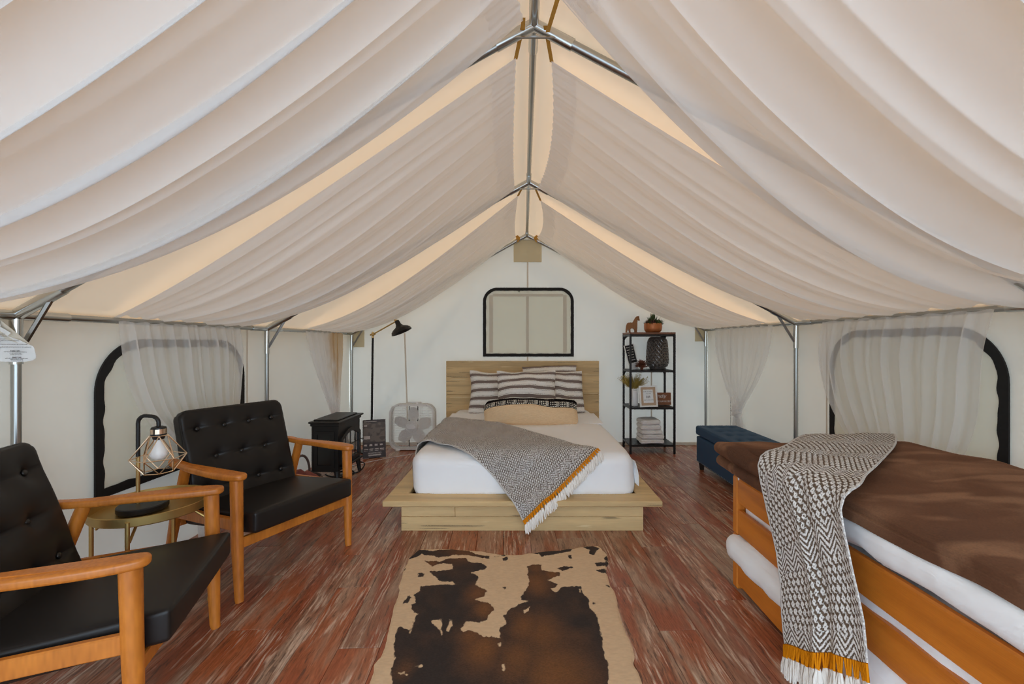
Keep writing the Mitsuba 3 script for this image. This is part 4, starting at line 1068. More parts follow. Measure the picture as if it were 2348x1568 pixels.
# body as shell: front face with arched opening
def bx(lo, hi): return box2(lo, hi, 0.003)
parts = [bx((0.03, D_ - 0.03, 0.115), (W_ - 0.03, D_ - 0.015, 0.54)), bx((0.03, 0.015, 0.115), (0.045, D_ - 0.03, 0.54)), bx((W_ - 0.045, 0.015, 0.115), (W_ - 0.03, D_ - 0.03, 0.54)), bx((0.045, 0.015, 0.115), (W_ - 0.045, D_ - 0.03, 0.13))]
front = Polygon([(0.045, 0.13), (W_ - 0.045, 0.13), (W_ - 0.045, 0.54), (0.045, 0.54)]).difference(door_arch.buffer(0.02))
parts.append(extrude(front, 0.015, 'xz', (0, 0.015, 0)))
sput('body', trimesh.util.concatenate(parts), 'm_black_metal')
sput('cornice', bx((0.02, 0.004, 0.515), (W_ - 0.02, D_ - 0.008, 0.540)), 'm_black_metal')
# side panel facing the chairs
pk = sput('side_panel', extrude(Polygon([(0.045, 0.15), (D_ - 0.045, 0.15), (D_ - 0.045, 0.47), (0.045, 0.47)]).difference(shapely.box(0.07, 0.175, D_ - 0.07, 0.44)), 0.008, 'yz', (0.022, 0, 0)), 'm_black_metal')
sput('side_glass', box2((0.0285, 0.07, 0.175), (0.0298, D_ - 0.07, 0.44), 0.0003), 'm_black_gloss', parent=pk)
dk_ = sput('door', extrude(door_arch.buffer(0.028).difference(door_arch.buffer(-0.008)), 0.022, 'xz', (0, -0.006, 0)), 'm_black_metal')
sput('pane', extrude(door_arch, 0.0015, 'xz', (0, 0.006, 0)), 'm_glass', parent=dk_)
bars = [bx((x - 0.004, 0.001, 0.19), (x + 0.004, 0.005, 0.43 if abs(x - W_ / 2) < 0.06 else 0.415)) for x in (0.16, 0.262, 0.365)] + [bx((0.09, 0.001, 0.306), (W_ - 0.09, 0.005, 0.313))]
sput('muntin', trimesh.util.concatenate(bars), 'm_black_metal', parent=dk_)
hd = Polygon([(0, -0.022), (0.014, 0), (0, 0.022), (-0.014, 0)]).difference(Polygon([(0, -0.010), (0.006, 0), (0, 0.010), (-0.006, 0)]))
sput('handle', trimesh.util.concatenate([extrude(hd, 0.006, 'xz', (W_ - 0.060, -0.034, 0.315)), tube([(W_ - 0.060, -0.03, 0.315), (W_ - 0.060, -0.015, 0.315), (W_ - 0.060, 0.0, 0.315)], 0.005, 8)]), 'm_steel', parent=dk_)
fb = box2((0.05, 0.03, 0.135), (W_ - 0.05, D_ - 0.032, 0.17), 0.01)
logs = [tube([(0.13, 0.09 + 0.02 * q, 0.20 + 0.02 * q), (0.26, 0.10 + 0.03 * q, 0.21 + 0.03 * q), (0.40, 0.08 + 0.03 * q, 0.20 + 0.03 * q)], [0.022, 0.026, 0.02], 9) for q in range(3)]
sput('log_bed', trimesh.util.concatenate([fb] + logs), 'm_firebox', smooth=40)
sput('ash_lip', bx((0.06, -0.028, 0.135), (W_ - 0.06, 0.016, 0.155)), 'm_black_metal')
for x in (0.045, W_ - 0.045):
    for y in (0.03, D_ - 0.03):
        sx = -1 if x < 0.2 else 1; sy = -1 if y < 0.1 else 1
        sput('leg', tube([(x, y, 0.12), (x + sx * 0.006, y + sy * 0.006, 0.07), (x + sx * 0.012, y + sy * 0.012, 0.015), (x + sx * 0.014, y + sy * 0.014, 0.0)], [0.028, 0.020, 0.017, 0.020], 8), 'm_black_metal', 40)

# ---------------------------------------------------------------- basket with a red cloth
bk = thing('basket', 'dark wicker basket holding a dusky red cloth beside the stove', 'basket')
bc = np.array([-1.72, 3.36, 0.0])
add('bowl', lathe([(0, 0.004), (0.10, 0.004), (0.125, 0.02), (0.150, 0.20), (0.153, 0.205), (0.146, 0.205), (0.120, 0.03), (0.0, 0.02)], 30, bc), 'm_wicker', parent=bk, smooth=30)
for k in range(7):
    zq = 0.03 + k * 0.027; rq = 0.128 + 0.024 * k / 6 
    add('hoop', tube([bc + [rq * math.cos(a), rq * math.sin(a), zq] for a in np.linspace(0, 2 * math.pi, 37)], 0.005, 5), 'm_wicker', parent=bk, smooth=True)
add('handle', tube([bc + [0, 0.15 * math.cos(a), 0.20 + 0.17 * math.sin(a)] for a in np.linspace(0, math.pi, 17)], 0.009, 8), 'm_wicker', parent=bk, smooth=40)
def cl_fn(U, V):
    a, r = 2 * np.pi * U, 0.142 * V
    return np.stack([bc[0] + r * np.cos(a), bc[1] + r * np.sin(a), 0.245 - 0.06 * V ** 2 + 0.05 * (N3(np.cos(a) * V * 4 + 4, np.sin(a) * V * 4, 0, 3) - 0.5)])
cmh, _, _ = grid(cl_fn, 60, 16, flip=True)
clk = add('red_cloth', cmh, 'm_red_cloth', label='dusky red cloth heaped in the basket beside the stove', cat='cloth', smooth=True)
# ---------------------------------------------------------------- blue storage bench
bn = thing('storage_bench', 'navy blue upholstered storage bench with a tufted lid against the right wall', 'storage bench')
bx0, bx1, by0, by1 = 1.705, 2.115, 3.16, 4.325
add('body', softbox(bx1 - bx0 - 0.012, by1 - by0 - 0.012, 0.255, 0.014, 10, (0.004, 0.004, 0), ((bx0 + bx1) / 2, (by0 + by1) / 2, 0.1985)), 'm_blue', parent=bn, smooth=40)
m = softbox(bx1 - bx0, by1 - by0, 0.088, 0.020, 48, (0.002, 0.002, 0.012), ((bx0 + bx1) / 2, (by0 + by1) / 2, 0.381))
V = np.array(m.vertices); top = V[:, 2] > 0.381
tufts = [(bx0 + 0.105 + 0.1 * (c % 3) + 0.0, by0 + 0.12 + 0.185 * r) for r in range(6) for c in range(3)]
for tx, ty in tufts:
    rr = np.hypot(V[:, 0] - tx, V[:, 1] - ty)
    V[:, 2] -= np.where(top, 0.018 * np.exp(-(rr / 0.022) ** 1.4) + 0.007 * np.exp(-(rr / 0.05) ** 2), 0)
m.vertices = V
ld = add('lid', m, 'm_blue', parent=bn, smooth=45)
for tx, ty in tufts:
    s = trimesh.creation.icosphere(1, 0.010); s.vertices = np.array(s.vertices) * [1, 1, 0.6] + [tx, ty, 0.414]
    add('button', s, 'm_blue', parent=ld, smooth=True)
add('hinge_strip', box2((bx0 + 0.004, by0 + 0.3, 0.326), (bx0 + 0.0095, by0 + 0.72, 0.334), 0.001), 'm_steel', parent=bn)
for i in range(40):
    pass
add('nail_trim', [trimesh.creation.icosphere(1, 0.004).apply_translation((bx0 + 0.002, by0 + 0.03 + i * 0.0285, 0.086)) for i in range(40)], 'm_steel', parent=bn, smooth=True)
for x in (bx0 + 0.045, bx1 - 0.045):
    for y in (by0 + 0.05, by1 - 0.05):
        add('foot', lathe([(0, 0), (0.020, 0), (0.030, 0.065), (0.030, 0.073), (0, 0.073)], 4, (x, y, 0)), 'm_foot', parent=bn)

# ---------------------------------------------------------------- black metal shelf
sh = thing('shelf_unit', 'open black metal shelf unit with a brown wooden top right of the bed', 'shelf')
SX0, SX1, SY0, SY1 = 1.186, 1.698, 4.86, 5.215
def leg(x, y): return box2((x, y, 0.0), (x + 0.022, y + 0.022, 1.345), 0.003)
for x in (SX0, SX1 - 0.022):
    for y in (SY0, SY1 - 0.022):
        add('leg', leg(x, y), 'm_black_metal', parent=sh)
levels = [1.350, 0.935, 0.522, 0.106]
add('shelf_board', box2((SX0, SY0, 1.338), (SX1, SY1, 1.360), 0.003), 'm_shelf_wood', parent=sh, label='brown wooden top board')
for z in levels[1:]:
    sk = add('shelf_board', box2((SX0 + 0.018, SY0 + 0.018, z - 0.006), (SX1 - 0.018, SY1 - 0.018, z), 0.002), 'm_black_metal', parent=sh)
for z in levels:
    zz = z - 0.012 if z < 1.3 else 1.326
    for y in (SY0 + 0.002, SY1 - 0.020):
        add('cross_bar', box2((SX0 + 0.022, y, zz - 0.010), (SX1 - 0.022, y + 0.018, zz + 0.011), 0.002), 'm_black_metal', parent=sh)
    for x in (SX0 + 0.002, SX1 - 0.020):
        add('side_bar', box2((x, SY0 + 0.022, zz - 0.010), (x + 0.018, SY1 - 0.022, zz + 0.011), 0.002), 'm_black_metal', parent=sh)
        # quarter round braces at both ends of each side bar
        for y, s in ((SY0 + 0.022, 1), (SY1 - 0.022, -1)):
            q = Polygon([(0, 0), (0.058, 0)] + [(0.058 - 0.058 * math.sin(t), -0.058 + 0.058 * math.cos(t)) for t in np.linspace(0, math.pi / 2, 9)]).buffer(0)
            g = Polygon([(y + s * a, zz - 0.008 + b) for a, b in q.exterior.coords])
            add('brace', extrude(g, 0.006, 'yz', (x + 0.006, 0, 0)), 'm_black_metal', parent=sh)
    for x, s in ((SX0 + 0.022, 1), (SX1 - 0.022, -1)):
        q = [(0, 0), (0.058, 0)] + [(0.058 - 0.058 * math.sin(t), -0.058 + 0.058 * math.cos(t)) for t in np.linspace(0, math.pi / 2, 9)]
        g = Polygon([(x + s * a, zz - 0.008 + b) for a, b in q]).buffer(0)
        add('brace', extrude(g, 0.006, 'xz', (0, SY1 - 0.014, 0)), 'm_black_metal', parent=sh)

# wooden horse
hz = [(245,860),(250,740),(265,620),(300,520),(345,488),(420,480),(510,488),(560,400),(620,290),(680,243),(735,250),(752,233),(762,300),(785,400),(755,416),(702,380),(690,430),(690,600),(680,740),(672,872),(585,872),(580,780),(540,715),(450,708),(420,760),(430,862),(380,862),(350,790),(345,740),(312,770),(295,865)]
hp = Polygon([((a / 16.77 + 1420 - VPX) / FOC * 5.0, (868 - b) / 16.77 / FOC * 5.0) for a, b in hz]).buffer(0.0015).buffer(-0.0015).simplify(0.0006)
hm = [extrude(hp.buffer(-0.004), 0.032, 'xz', (0, 4.985, 1.3605)), extrude(hp.buffer(-0.0015), 0.027, 'xz', (0, 4.9875, 1.3605)), extrude(hp, 0.021, 'xz', (0, 4.9905, 1.3605))]
add('wooden_horse', hm, 'm_toy_wood', label='small carved brown wooden horse standing on the shelf top', cat='figurine')

# succulents in a copper pot
pt = thing('potted_succulent', 'green and red succulents in a round copper pot on the shelf top', 'potted plant')
pc = np.array([1.495, 5.03, 1.361])
add('pot', lathe([(0, 0), (0.062, 0), (0.080, 0.006), (0.096, 0.026), (0.101, 0.055), (0.100, 0.106), (0.097, 0.108), (0.094, 0.104), (0.093, 0.09), (0, 0.088)], 40, pc), 'm_copper', parent=pt, smooth=35)
def leaf(base, d, L, w, curl=0.3, th=0.25):
    d = np.array(d, float); d /= np.linalg.norm(d)
    s = np.cross(d, [0, 0, 1.0]); s /= np.linalg.norm(s) + 1e-9
    u = np.cross(s, d)
    pts, ww = [], []
    for t in np.linspace(0, 1, 6):
        pts.append(np.array(base) + d * L * t + u * (-curl * L * t * t)); ww.append(w * (math.sin(math.pi * min(1, 0.18 + 0.82 * t)) ** 0.8) + 0.0004)
    v = []
    for p_, q_ in zip(pts, ww):
        v += [p_ - s * q_, p_ + u * q_ * th, p_ + s * q_, p_ - u * q_ * th]
    f = []
    for i in range(5):
        for j in range(4):
            A, B, C, D = i * 4 + j, i * 4 + (j + 1) % 4, (i + 1) * 4 + (j + 1) % 4, (i + 1) * 4 + j
            f += [(A, B, C), (A, C, D)]
    return trimesh.Trimesh(np.array(v), np.array(f), process=False)
def rosette(c, n, L, w, up0, up1, seed):
    r = np.random.default_rng(seed); out = []
    for i in range(n):
        a = i * 2.39996 + r.random() * 0.3; e = lerp(up1, up0, i / n)
        out.append(leaf(c, (math.cos(a) * math.cos(e), math.sin(a) * math.cos(e), math.sin(e)), L * (0.75 + 0.4 * r.random()), w, curl=-0.15))
    return out
add('rosette', rosette(pc + [0.0, 0.0, 0.10], 34, 0.115, 0.0095, 0.35, 1.45, 2), 'm_leaf', parent=pt, label='tall green spiky rosette')
for dx, dy, mat, sd in ((-0.062, -0.01, 'm_leaf_red', 3), (0.065, -0.015, 'm_leaf', 4), (-0.015, -0.062, 'm_leaf_red', 5), (0.045, -0.055, 'm_leaf', 6), (0.02, 0.06, 'm_leaf_red', 7), (-0.04, -0.045, 'm_leaf', 8)):
    add('rosette', rosette(pc + [dx, dy, 0.088], 22, 0.068, 0.010, 0.0, 1.2, sd), mat, parent=pt)

# letter board leaning in the second level
lb = thing('letter_board', 'small black letter board in a white frame leaning on the second shelf level', 'letter board')
def lean_frame(k, c, w, h, tilt, roll, yaw, front, frame_mat, th=0.014, fw=0.014, extra=None):
    cr, sr = math.cos(roll), math.sin(roll)
    Z = np.array([math.sin(yaw), -math.cos(yaw), 0.0]); X = np.array([math.cos(yaw), math.sin(yaw), 0])
    up = np.array([0, 0, 1.0]); up = up * math.cos(tilt) - Z * math.sin(tilt); Z = np.cross(X, up)
    X, up = X * cr + up * sr, up * cr - X * sr
    outer = shapely.box(-w / 2, 0, w / 2, h); inner = outer.buffer(-fw, join_style=2)
    f = lambda m: basis(m, X, up, Z, c)
    add('frame', f(extrude(outer.difference(inner), th)), frame_mat, parent=k)
    fk = add('board', f(extrude(inner, th * 0.5)), front, parent=k)
    return f, fk, th * 0.5
f, fk, dz = lean_frame(lb, np.array([1.262, 5.03, 1.005]), 0.125, 0.222, 0.12, 0.20, 0.25, 'm_black', 'm_white', fw=0.008)
ln = []
r = np.random.default_rng(5)
for q in range(6):
    x = -0.040 + 0.01 * r.random()
    while x < 0.034:
        w = 0.006 + 0.010 * r.random(); ln.append(box2((x, 0.036 + q * 0.030, dz), (min(x + w, 0.045), 0.044 + q * 0.030, dz + 0.001), 0.0002)); x += w + 0.005
add('letters', [f(a) for a in ln], 'm_inkwhite', parent=fk)
add('support', f(box2((-0.05, -0.072, -0.010), (0.055, 0.0, -0.002), 0.001)), 'm_white', parent=lb)

# brown dried flower
fl_ = thing('dried_flower', 'dried reddish brown flower head lying on the second shelf level', 'dried flower')
out = []
r = np.random.default_rng(11)
fc = np.array([1.345, 4.955, 0.985])
for i in range(150):
    a = r.normal(size=3); a /= np.linalg.norm(a); a[2] = abs(a[2]) * 0.9 - 0.2
    out.append(leaf(fc + a * 0.012, a, 0.058 + 0.018 * r.random(), 0.0085, curl=0.2))
add('petals', out, 'm_flower', parent=fl_, kind='stuff')
add('stub', lathe([(0, 0), (0.016, 0), (0.02, 0.04), (0, 0.047)], 12, fc + [0, 0, -0.049]), 'm_flower', parent=fl_)

# lattice lantern
ln_ = thing('lantern', 'dark grey glazed lantern with a triangular lattice on the second shelf level', 'lantern')
lc = np.array([1.553, 5.055, 0.936])
prof = [(0.096, 0.030), (0.116, 0.055), (0.122, 0.10), (0.118, 0.19), (0.112, 0.27), (0.106, 0.325), (0.092, 0.352)]
pz = np.array([b for _, b in prof]); prr = PchipInterpolator(pz, np.array([a for a, _ in prof]))
rings = np.linspace(0.040, 0.345, 11); nn = 17; lat = []
def lp_(i, k): 
    a = 2 * math.pi * (i + 0.5 * (k % 2)) / nn; z = rings[k]; r_ = float(prr(z)); return lc + [r_ * math.cos(a), r_ * math.sin(a), z]
for k in range(11):
    lat.append(tube([lc + [float(prr(rings[k])) * math.cos(a), float(prr(rings[k])) * math.sin(a), rings[k]] for a in np.linspace(0, 2 * math.pi, 52)], 0.0080, 5, cap=False))
    if k < 10:
        for i in range(nn):
            s = k % 2
            for j in (i - 1 + s, i + s):
                a, b = lp_(i, k), lp_(j, k + 1); lat.append(tube([a, (a + b) / 2, b], 0.0080, 5, cap=False))
add('lattice', lat, 'm_lantern', parent=ln_, smooth=50)
add('foot_ring', lathe([(0, 0), (0.080, 0), (0.090, 0.012), (0.093, 0.036), (0.085, 0.040), (0, 0.02)], 40, lc), 'm_lantern', parent=ln_, smooth=35)
add('rim', lathe([(0.096, 0.338), (0.100, 0.345), (0.090, 0.366), (0.075, 0.374), (0.060, 0.372), (0.062, 0.360), (0.082, 0.345)], 40, lc), 'm_lantern', parent=ln_, smooth=35)

# white vase with dried sprays
vs = thing('vase', 'white ceramic bottle vase with ochre dried sprays on the third shelf level', 'vase')
vc = np.array([1.262, 5.00, 0.523])
add('body', lathe([(0, 0), (0.046, 0), (0.050, 0.006), (0.050, 0.150), (0.047, 0.165), (0.042, 0.174), (0.046, 0.182), (0.047, 0.198), (0.043, 0.199), (0.040, 0.17), (0, 0.16)], 32, vc), 'm_ceramic', parent=vs, smooth=35)
r = np.random.default_rng(21); out = []
for i in range(46):
    a, e = r.random() * 6.28, 0.55 + 0.9 * r.random()
    d = np.array([math.cos(a) * math.cos(e), 0.6 * math.sin(a) * math.cos(e), math.sin(e)]); L = 0.11 + 0.09 * r.random()
    b = vc + [0.02 * math.cos(a), 0.02 * math.sin(a), 0.19]
    out.append(tube([b, b + d * L * 0.5, b + d * L + [0, 0, -0.012]], 0.0018, 4))
    for t in np.linspace(0.25, 1, 8):
        q = b + d * L * t
        for s in (-1, 1):
            w = np.cross(d, [0.2, 1, 0.1]); out.append(leaf(q, d * 0.9 + s * w * 0.8, 0.036 * (1.15 - 0.5 * t), 0.0062, curl=0.1))
add('dried_sprays', out, 'm_dried', parent=vs, kind='stuff', label='ochre yellow dried sprays')

# framed print and wooden sign
fp = thing('picture_frame', 'white framed print with a tan mount on the third shelf level', 'picture frame')
f, fk, dz = lean_frame(fp, np.array([1.408, 4.895, 0.523]), 0.200, 0.238, 0.16, 0.025, 0.0, 'm_kraft', 'm_white', fw=0.017)
pk = add('paper', f(box2((-0.056, 0.045, dz), (0.056, 0.193, dz + 0.001), 0.0002)), 'm_paper', parent=fk)
def text_at(t, h, cx, cy, z, bold=False, slant=0.0):
    m = meshkit.text_mesh(t, h, 0.0006, bold); b = m.bounds; V = np.array(m.vertices)
    V[:, 0] -= (b[0][0] + b[1][0]) / 2; V[:, 0] += slant * V[:, 1] + cx; V[:, 1] += cy; V[:, 2] += z
    m.vertices = V; return m
tx = [text_at('Life is Better', 0.0125, 0, 0.166, dz + 0.001, slant=0.2), text_at('around', 0.012, 0, 0.144, dz + 0.001, slant=0.2), text_at('the Campfire', 0.0125, 0, 0.072, dz + 0.001, slant=0.2)]
fire = [extrude(Polygon([(-0.018, 0.096), (-0.022, 0.112), (-0.012, 0.130), (-0.010, 0.112)]), 0.0006), extrude(Polygon([(0.010, 0.112), (0.012, 0.130), (0.022, 0.112), (0.018, 0.096)]), 0.0006), extrude(Polygon([(-0.006, 0.098), (-0.004, 0.118), (0.002, 0.126), (0.006, 0.100)]), 0.0006)]
for q in fire: q.apply_translation((0, 0, dz + 0.001))
add('lettering', [f(a) for a in tx + fire], 'm_inkgrey', parent=pk)
ws = thing('wooden_sign', 'brown wooden sign with white lettering behind the framed print', 'sign')
X, upv = np.array([1.0, 0, 0]), np.array([0, 0.10, 0.995]); Zv = np.cross(X, upv)
f2 = lambda m: basis(m, X, upv, Zv, np.array([1.580, 5.05, 0.524]))
bk_ = add('board', f2(box2((-0.150, 0.0, 0.0), (0.128, 0.142, 0.014), 0.002)), 'm_sign_wood', parent=ws)
add('lettering', [f2(text_at('kindly', 0.036, 0.000, 0.084, 0.014, slant=0.35)), f2(text_at('REMOVE YOUR SHOES', 0.0175, -0.002, 0.034, 0.014))], 'm_inkwhite', parent=bk_)

# stack of folded towels
tw = [(1.478, 4.99, 0.262, 0.052), (1.482, 4.99, 0.255, 0.055), (1.470, 4.99, 0.242, 0.048), (1.462, 4.99, 0.226, 0.058), (1.458, 4.99, 0.220, 0.060)]
zc = 0.1065
names = ['white folded towel at the bottom of the stack on the lowest shelf level', 'white folded towel second from the bottom of the towel stack', 'white folded towel in the middle of the towel stack', 'white folded towel second from the top of the towel stack', 'white folded towel on top of the towel stack']
for i, (x, y, w, h) in enumerate(tw):
    k = thing('folded_towel', names[i], 'towel', group='folded towels on the lowest shelf level')
    m = softbox(w, 0.235, h - 0.001, h * 0.46, 16, (0.008, 0.008, 0.004), (x - 0.03, y, zc + h / 2))
    V = np.array(m.vertices); V += m.vertex_normals * (0.016 * (N3(V[:, 0] * 12, V[:, 1] * 12, V[:, 2] * 18, i * 3) - 0.5) - 0.005 * np.exp(-((V[:, 2] - zc - h * 0.55) / 0.004) ** 2))[:, None]
    V[:, 2] = np.clip(V[:, 2], zc, zc + h); m.vertices = V
    add('folded_body', m, 'm_towel', parent=k, smooth=True)
    m = softbox(0.024, 0.215, h * 0.8, 0.010, 8, (0.004, 0, 0), (x + w / 2 - 0.042, y, zc + h / 2)); add('fold', m, 'm_towel', parent=k, smooth=True)
    zc += h

# ---------------------------------------------------------------- reading lamp
fl2 = thing('floor_lamp', 'tall black floor lamp with brass arm and bell shade in the back left corner', 'floor lamp')
lx, ly = -1.735, 4.98
add('base', lathe([(0, 0), (0.125, 0), (0.13, 0.006), (0.13, 0.016), (0.02, 0.026), (0, 0.026)], 40, (lx, ly, 0)), 'm_black_metal', parent=fl2, smooth=35)
add('pole', tube([(lx, ly, 0.02), (lx + 0.008, ly, 0.7), (lx + 0.016, ly, 1.335)], 0.0115, 12), 'm_black', parent=fl2, smooth=40)
e0 = np.array([lx + 0.016, ly, 1.338]); e1 = np.array([lx + 0.305, ly - 0.06, 1.488])
add('elbow', [trimesh.creation.icosphere(2, 0.020).apply_translation(e0), tube([e0 + [-0.03, 0, -0.004], e0, e0 + [0.03, 0, 0.006]], 0.011, 10), tube([e0 - [0, 0, 0.04], e0, e0 + [0, 0, 0.03]], 0.012, 10)], 'm_brass', parent=fl2, smooth=40)
add('arm', tube([e0, lerp(e0, e1, 0.5), e1], 0.0075, 10), 'm_brass', parent=fl2, smooth=40)
add('knuckle', [trimesh.creation.icosphere(2, 0.017).apply_translation(e1), tube([e1 + [-0.025, 0, 0.012], e1, e1 + [0.02, 0, -0.008]], 0.010, 8)], 'm_brass', parent=fl2, smooth=40)
shade = lathe([(0.0, 0.020), (0.022, 0.018), (0.026, 0.0), (0.030, -0.03), (0.045, -0.055), (0.085, -0.075), (0.108, -0.095), (0.118, -0.122), (0.115, -0.124), (0.104, -0.098), (0.080, -0.080), (0.040, -0.062), (0.020, -0.04), (0.0, -0.035)], 40)
M = trimesh.transformations.rotation_matrix(-0.42, [0, 1, 0]) ; shade.apply_transform(M); shade.apply_translation(e1 + [0.010, -0.004, -0.012])
add('shade', shade, 'm_black_metal', parent=fl2, smooth=40)

# ---------------------------------------------------------------- box fan
fn_ = thing('box_fan', 'square white box fan with rounded corners on the floor left of the bed', 'fan')
fcx, fy, fw = -1.284, 5.02, 0.52
def fo(r_off): return rrect(fw - 2 * r_off, fw - 2 * r_off, 0.105 - r_off * 0.8, 8, (fcx, 0.012 + fw / 2))
zf = 0.012 + fw / 2
add('housing', extrude(fo(0.0).difference(fo(0.010)), 0.098, 'xz', (0, fy + 0.006, 0)), 'm_fan_grey', parent=fn_, smooth=30)
fr_ = add('front_rim', extrude(fo(-0.002).difference(fo(0.020)), 0.012, 'xz', (0, fy - 0.004, 0)), 'm_fan_white', parent=fn_)
add('rear_rim', extrude(fo(-0.002).difference(fo(0.016)), 0.010, 'xz', (0, fy + 0.102, 0)), 'm_fan_white', parent=fn_)
inner = fo(0.012)
gr = []
for z in np.linspace(0.012 + 0.028, 0.012 + fw - 0.028, 33):
    seg = inner.intersection(shapely.LineString([(fcx - 1, z), (fcx + 1, z)]))
    if seg.is_empty: continue
    a, b = seg.coords[0], seg.coords[-1]
    p = np.array([[lerp(a[0], b[0], t), fy - 0.002 - 0.010 * math.sin(math.pi * t), z] for t in np.linspace(0, 1, 5)]); gr.append(tube(p, 0.0013, 4, cap=False))
for x in np.linspace(fcx - 0.20, fcx + 0.20, 5):
    gr.append(tube([(x, fy - 0.007, 0.012 + 0.022), (x, fy - 0.011, zf), (x, fy - 0.007, 0.012 + fw - 0.022)], 0.0015, 4, cap=False))
add('grille', gr, 'm_fan_white', parent=fn_)
gr2 = [g_.copy().apply_translation((0, 0.106, 0)) for g_ in gr[::2]]
add('rear_grille', gr2, 'm_fan_white', parent=fn_)
add('hub', lathe([(0, -0.012), (0.045, -0.008), (0.068, 0.0), (0.072, 0.012), (0.072, 0.04), (0, 0.04)], 36).apply_transform(trimesh.transformations.rotation_matrix(math.pi / 2, [1, 0, 0])).apply_translation((fcx - 0.004, fy + 0.045, zf)), 'm_fan_white', parent=fn_, smooth=35)
add('badge', extrude(shapely.affinity.scale(Point(0, 0).buffer(1, quad_segs=10), 0.052, 0.026), 0.004, 'xz').apply_translation((fcx - 0.004, fy - 0.018, zf + 0.004)), 'm_white', parent=fn_)
for q in range(5):
    a0 = math.pi / 2 + q * 2 * math.pi / 5 - 0.05
    def bf(U, V):
        r_ = lerp(0.062, 0.222, U); wd = 0.30 + 0.40 * np.sin(np.pi * np.clip(U * 0.85 + 0.15, 0, 1)); a = a0 + (V - 0.5) * wd * 2 * (0.075 / r_) ** 0.55
        return np.stack([fcx + r_ * np.cos(a), fy + 0.045 + 0.035 * (V - 0.5) , zf + r_ * np.sin(a)])
    bm, _, _ = grid(bf, 14, 10); add('blade', solid_sheet(bm, 14, 10, 0.002), 'm_fan_white', parent=fn_, smooth=40)
add('motor_strut', [box2((fcx - 0.054, fy + 0.07, 0.03), (fcx - 0.042, fy + 0.076, 0.50), 0.002), box2((fcx + 0.046, fy + 0.07, 0.03), (fcx + 0.058, fy + 0.076, 0.50), 0.002)], 'm_black_metal', parent=fn_)
add('knob', lathe([(0, 0), (0.014, 0), (0.013, 0.016), (0, 0.017)], 16, (fcx + 0.052, fy + 0.05, 0.012 + fw)), 'm_white', parent=fn_, smooth=35)
add('handle', tube([(fcx - 0.06, fy + 0.05, 0.53), (fcx - 0.055, fy + 0.05, 0.551), (fcx + 0.10, fy + 0.05, 0.551), (fcx + 0.105, fy + 0.05, 0.53)], 0.008, 8), 'm_fan_white', parent=fn_, smooth=40)
for x in (fcx - 0.16, fcx + 0.16):
    add('foot', box2((x - 0.022, fy - 0.02, 0.0), (x + 0.022, fy + 0.125, 0.014), 0.003), 'm_fan_white', parent=fn_)
    add('screw', trimesh.creation.icosphere(1, 0.005).apply_translation((x + 0.01, fy - 0.005, fw)), 'm_steel', parent=fn_, smooth=True)

# ---------------------------------------------------------------- printed board leaning by the stove
fb_ = thing('printed_board', 'dark brown printed board with pictures standing on the floor between stove and fan', 'printed board')
Xb = np.array([0.93, 0.37, 0.0]); Xb /= np.linalg.norm(Xb); Zb = np.array([Xb[1], -Xb[0], 0.0]); ub = np.array([0, 0, 1.0]) * 0.985 - Zb * 0.17; ub /= np.linalg.norm(ub); Zb = np.cross(Xb, ub)
ob = np.array([-1.715, 4.66, 0.004])
fbm_ = lambda m: basis(m, Xb, ub, Zb, ob)
wB, hB = 0.235, 0.405
def brown_print(p, n, uv): 
    return mix((0.050, 0.030, 0.024), (0.075, 0.045, 0.035), fbm(p.x * 40, p.y * 40, p.z * 40, 2))
scene['m_print_dark'] = ts(pr((0.040, 0.022, 0.018), 0.5))
scene['m_print_tan'] = ts(pr(mikit.proc(lambda p, n, uv: mix((0.150, 0.110, 0.082), (0.085, 0.058, 0.044), smoothstep(0.45, 0.62, fbm(p.x * 24, p.y * 24, p.z * 24, 3)))), 0.5))
scene['m_print_pale'] = ts(pr((0.50, 0.44, 0.42), 0.6))
bk = add('board', fbm_(box2((0, 0, 0), (wB, hB, 0.008), 0.001)), 'm_print_dark', parent=fb_)
add('photo', fbm_(box2((0.006, 0.165, 0.008), (wB - 0.006, hB - 0.03, 0.0086), 0.0002)), 'm_print_tan', parent=bk)
add('title_bar', fbm_(box2((0.012, hB - 0.022, 0.008), (wB * 0.62, hB - 0.016, 0.0086), 0.0002)), 'm_print_pale', parent=bk)
mk = []
r = np.random.default_rng(9)
for q in range(4):
    x = 0.012 + q * 0.054
    mk.append(box2((x, 0.118 + 0.01 * r.random(), 0.008), (x + 0.030, 0.145, 0.0086), 0.0002))
    mk.append(box2((x, 0.088, 0.008), (x + 0.042, 0.098, 0.0086), 0.0002))
    mk.append(box2((x, 0.074, 0.008), (x + 0.030 + 0.012 * r.random(), 0.079, 0.0086), 0.0002))
mk += [box2((0.05, 0.052, 0.008), (0.19, 0.056, 0.0086), 0.0002), box2((0.05, 0.044, 0.008), (0.19, 0.048, 0.0086), 0.0002), box2((0.055, 0.022, 0.008), (0.185, 0.036, 0.0086), 0.0002), box2((0.012, 0.20, 0.0086), (0.075, 0.235, 0.009), 0.0002), box2((0.012, 0.335, 0.0086), (0.045, 0.35, 0.009), 0.0002)]
add('print', [fbm_(a) for a in mk], 'm_print_pale', parent=bk, kind='stuff')
add('stand', fbm_(box2((0.06, 0.0, -0.10), (wB - 0.06, 0.006, 0.0), 0.002)), 'm_print_dark', parent=fb_)

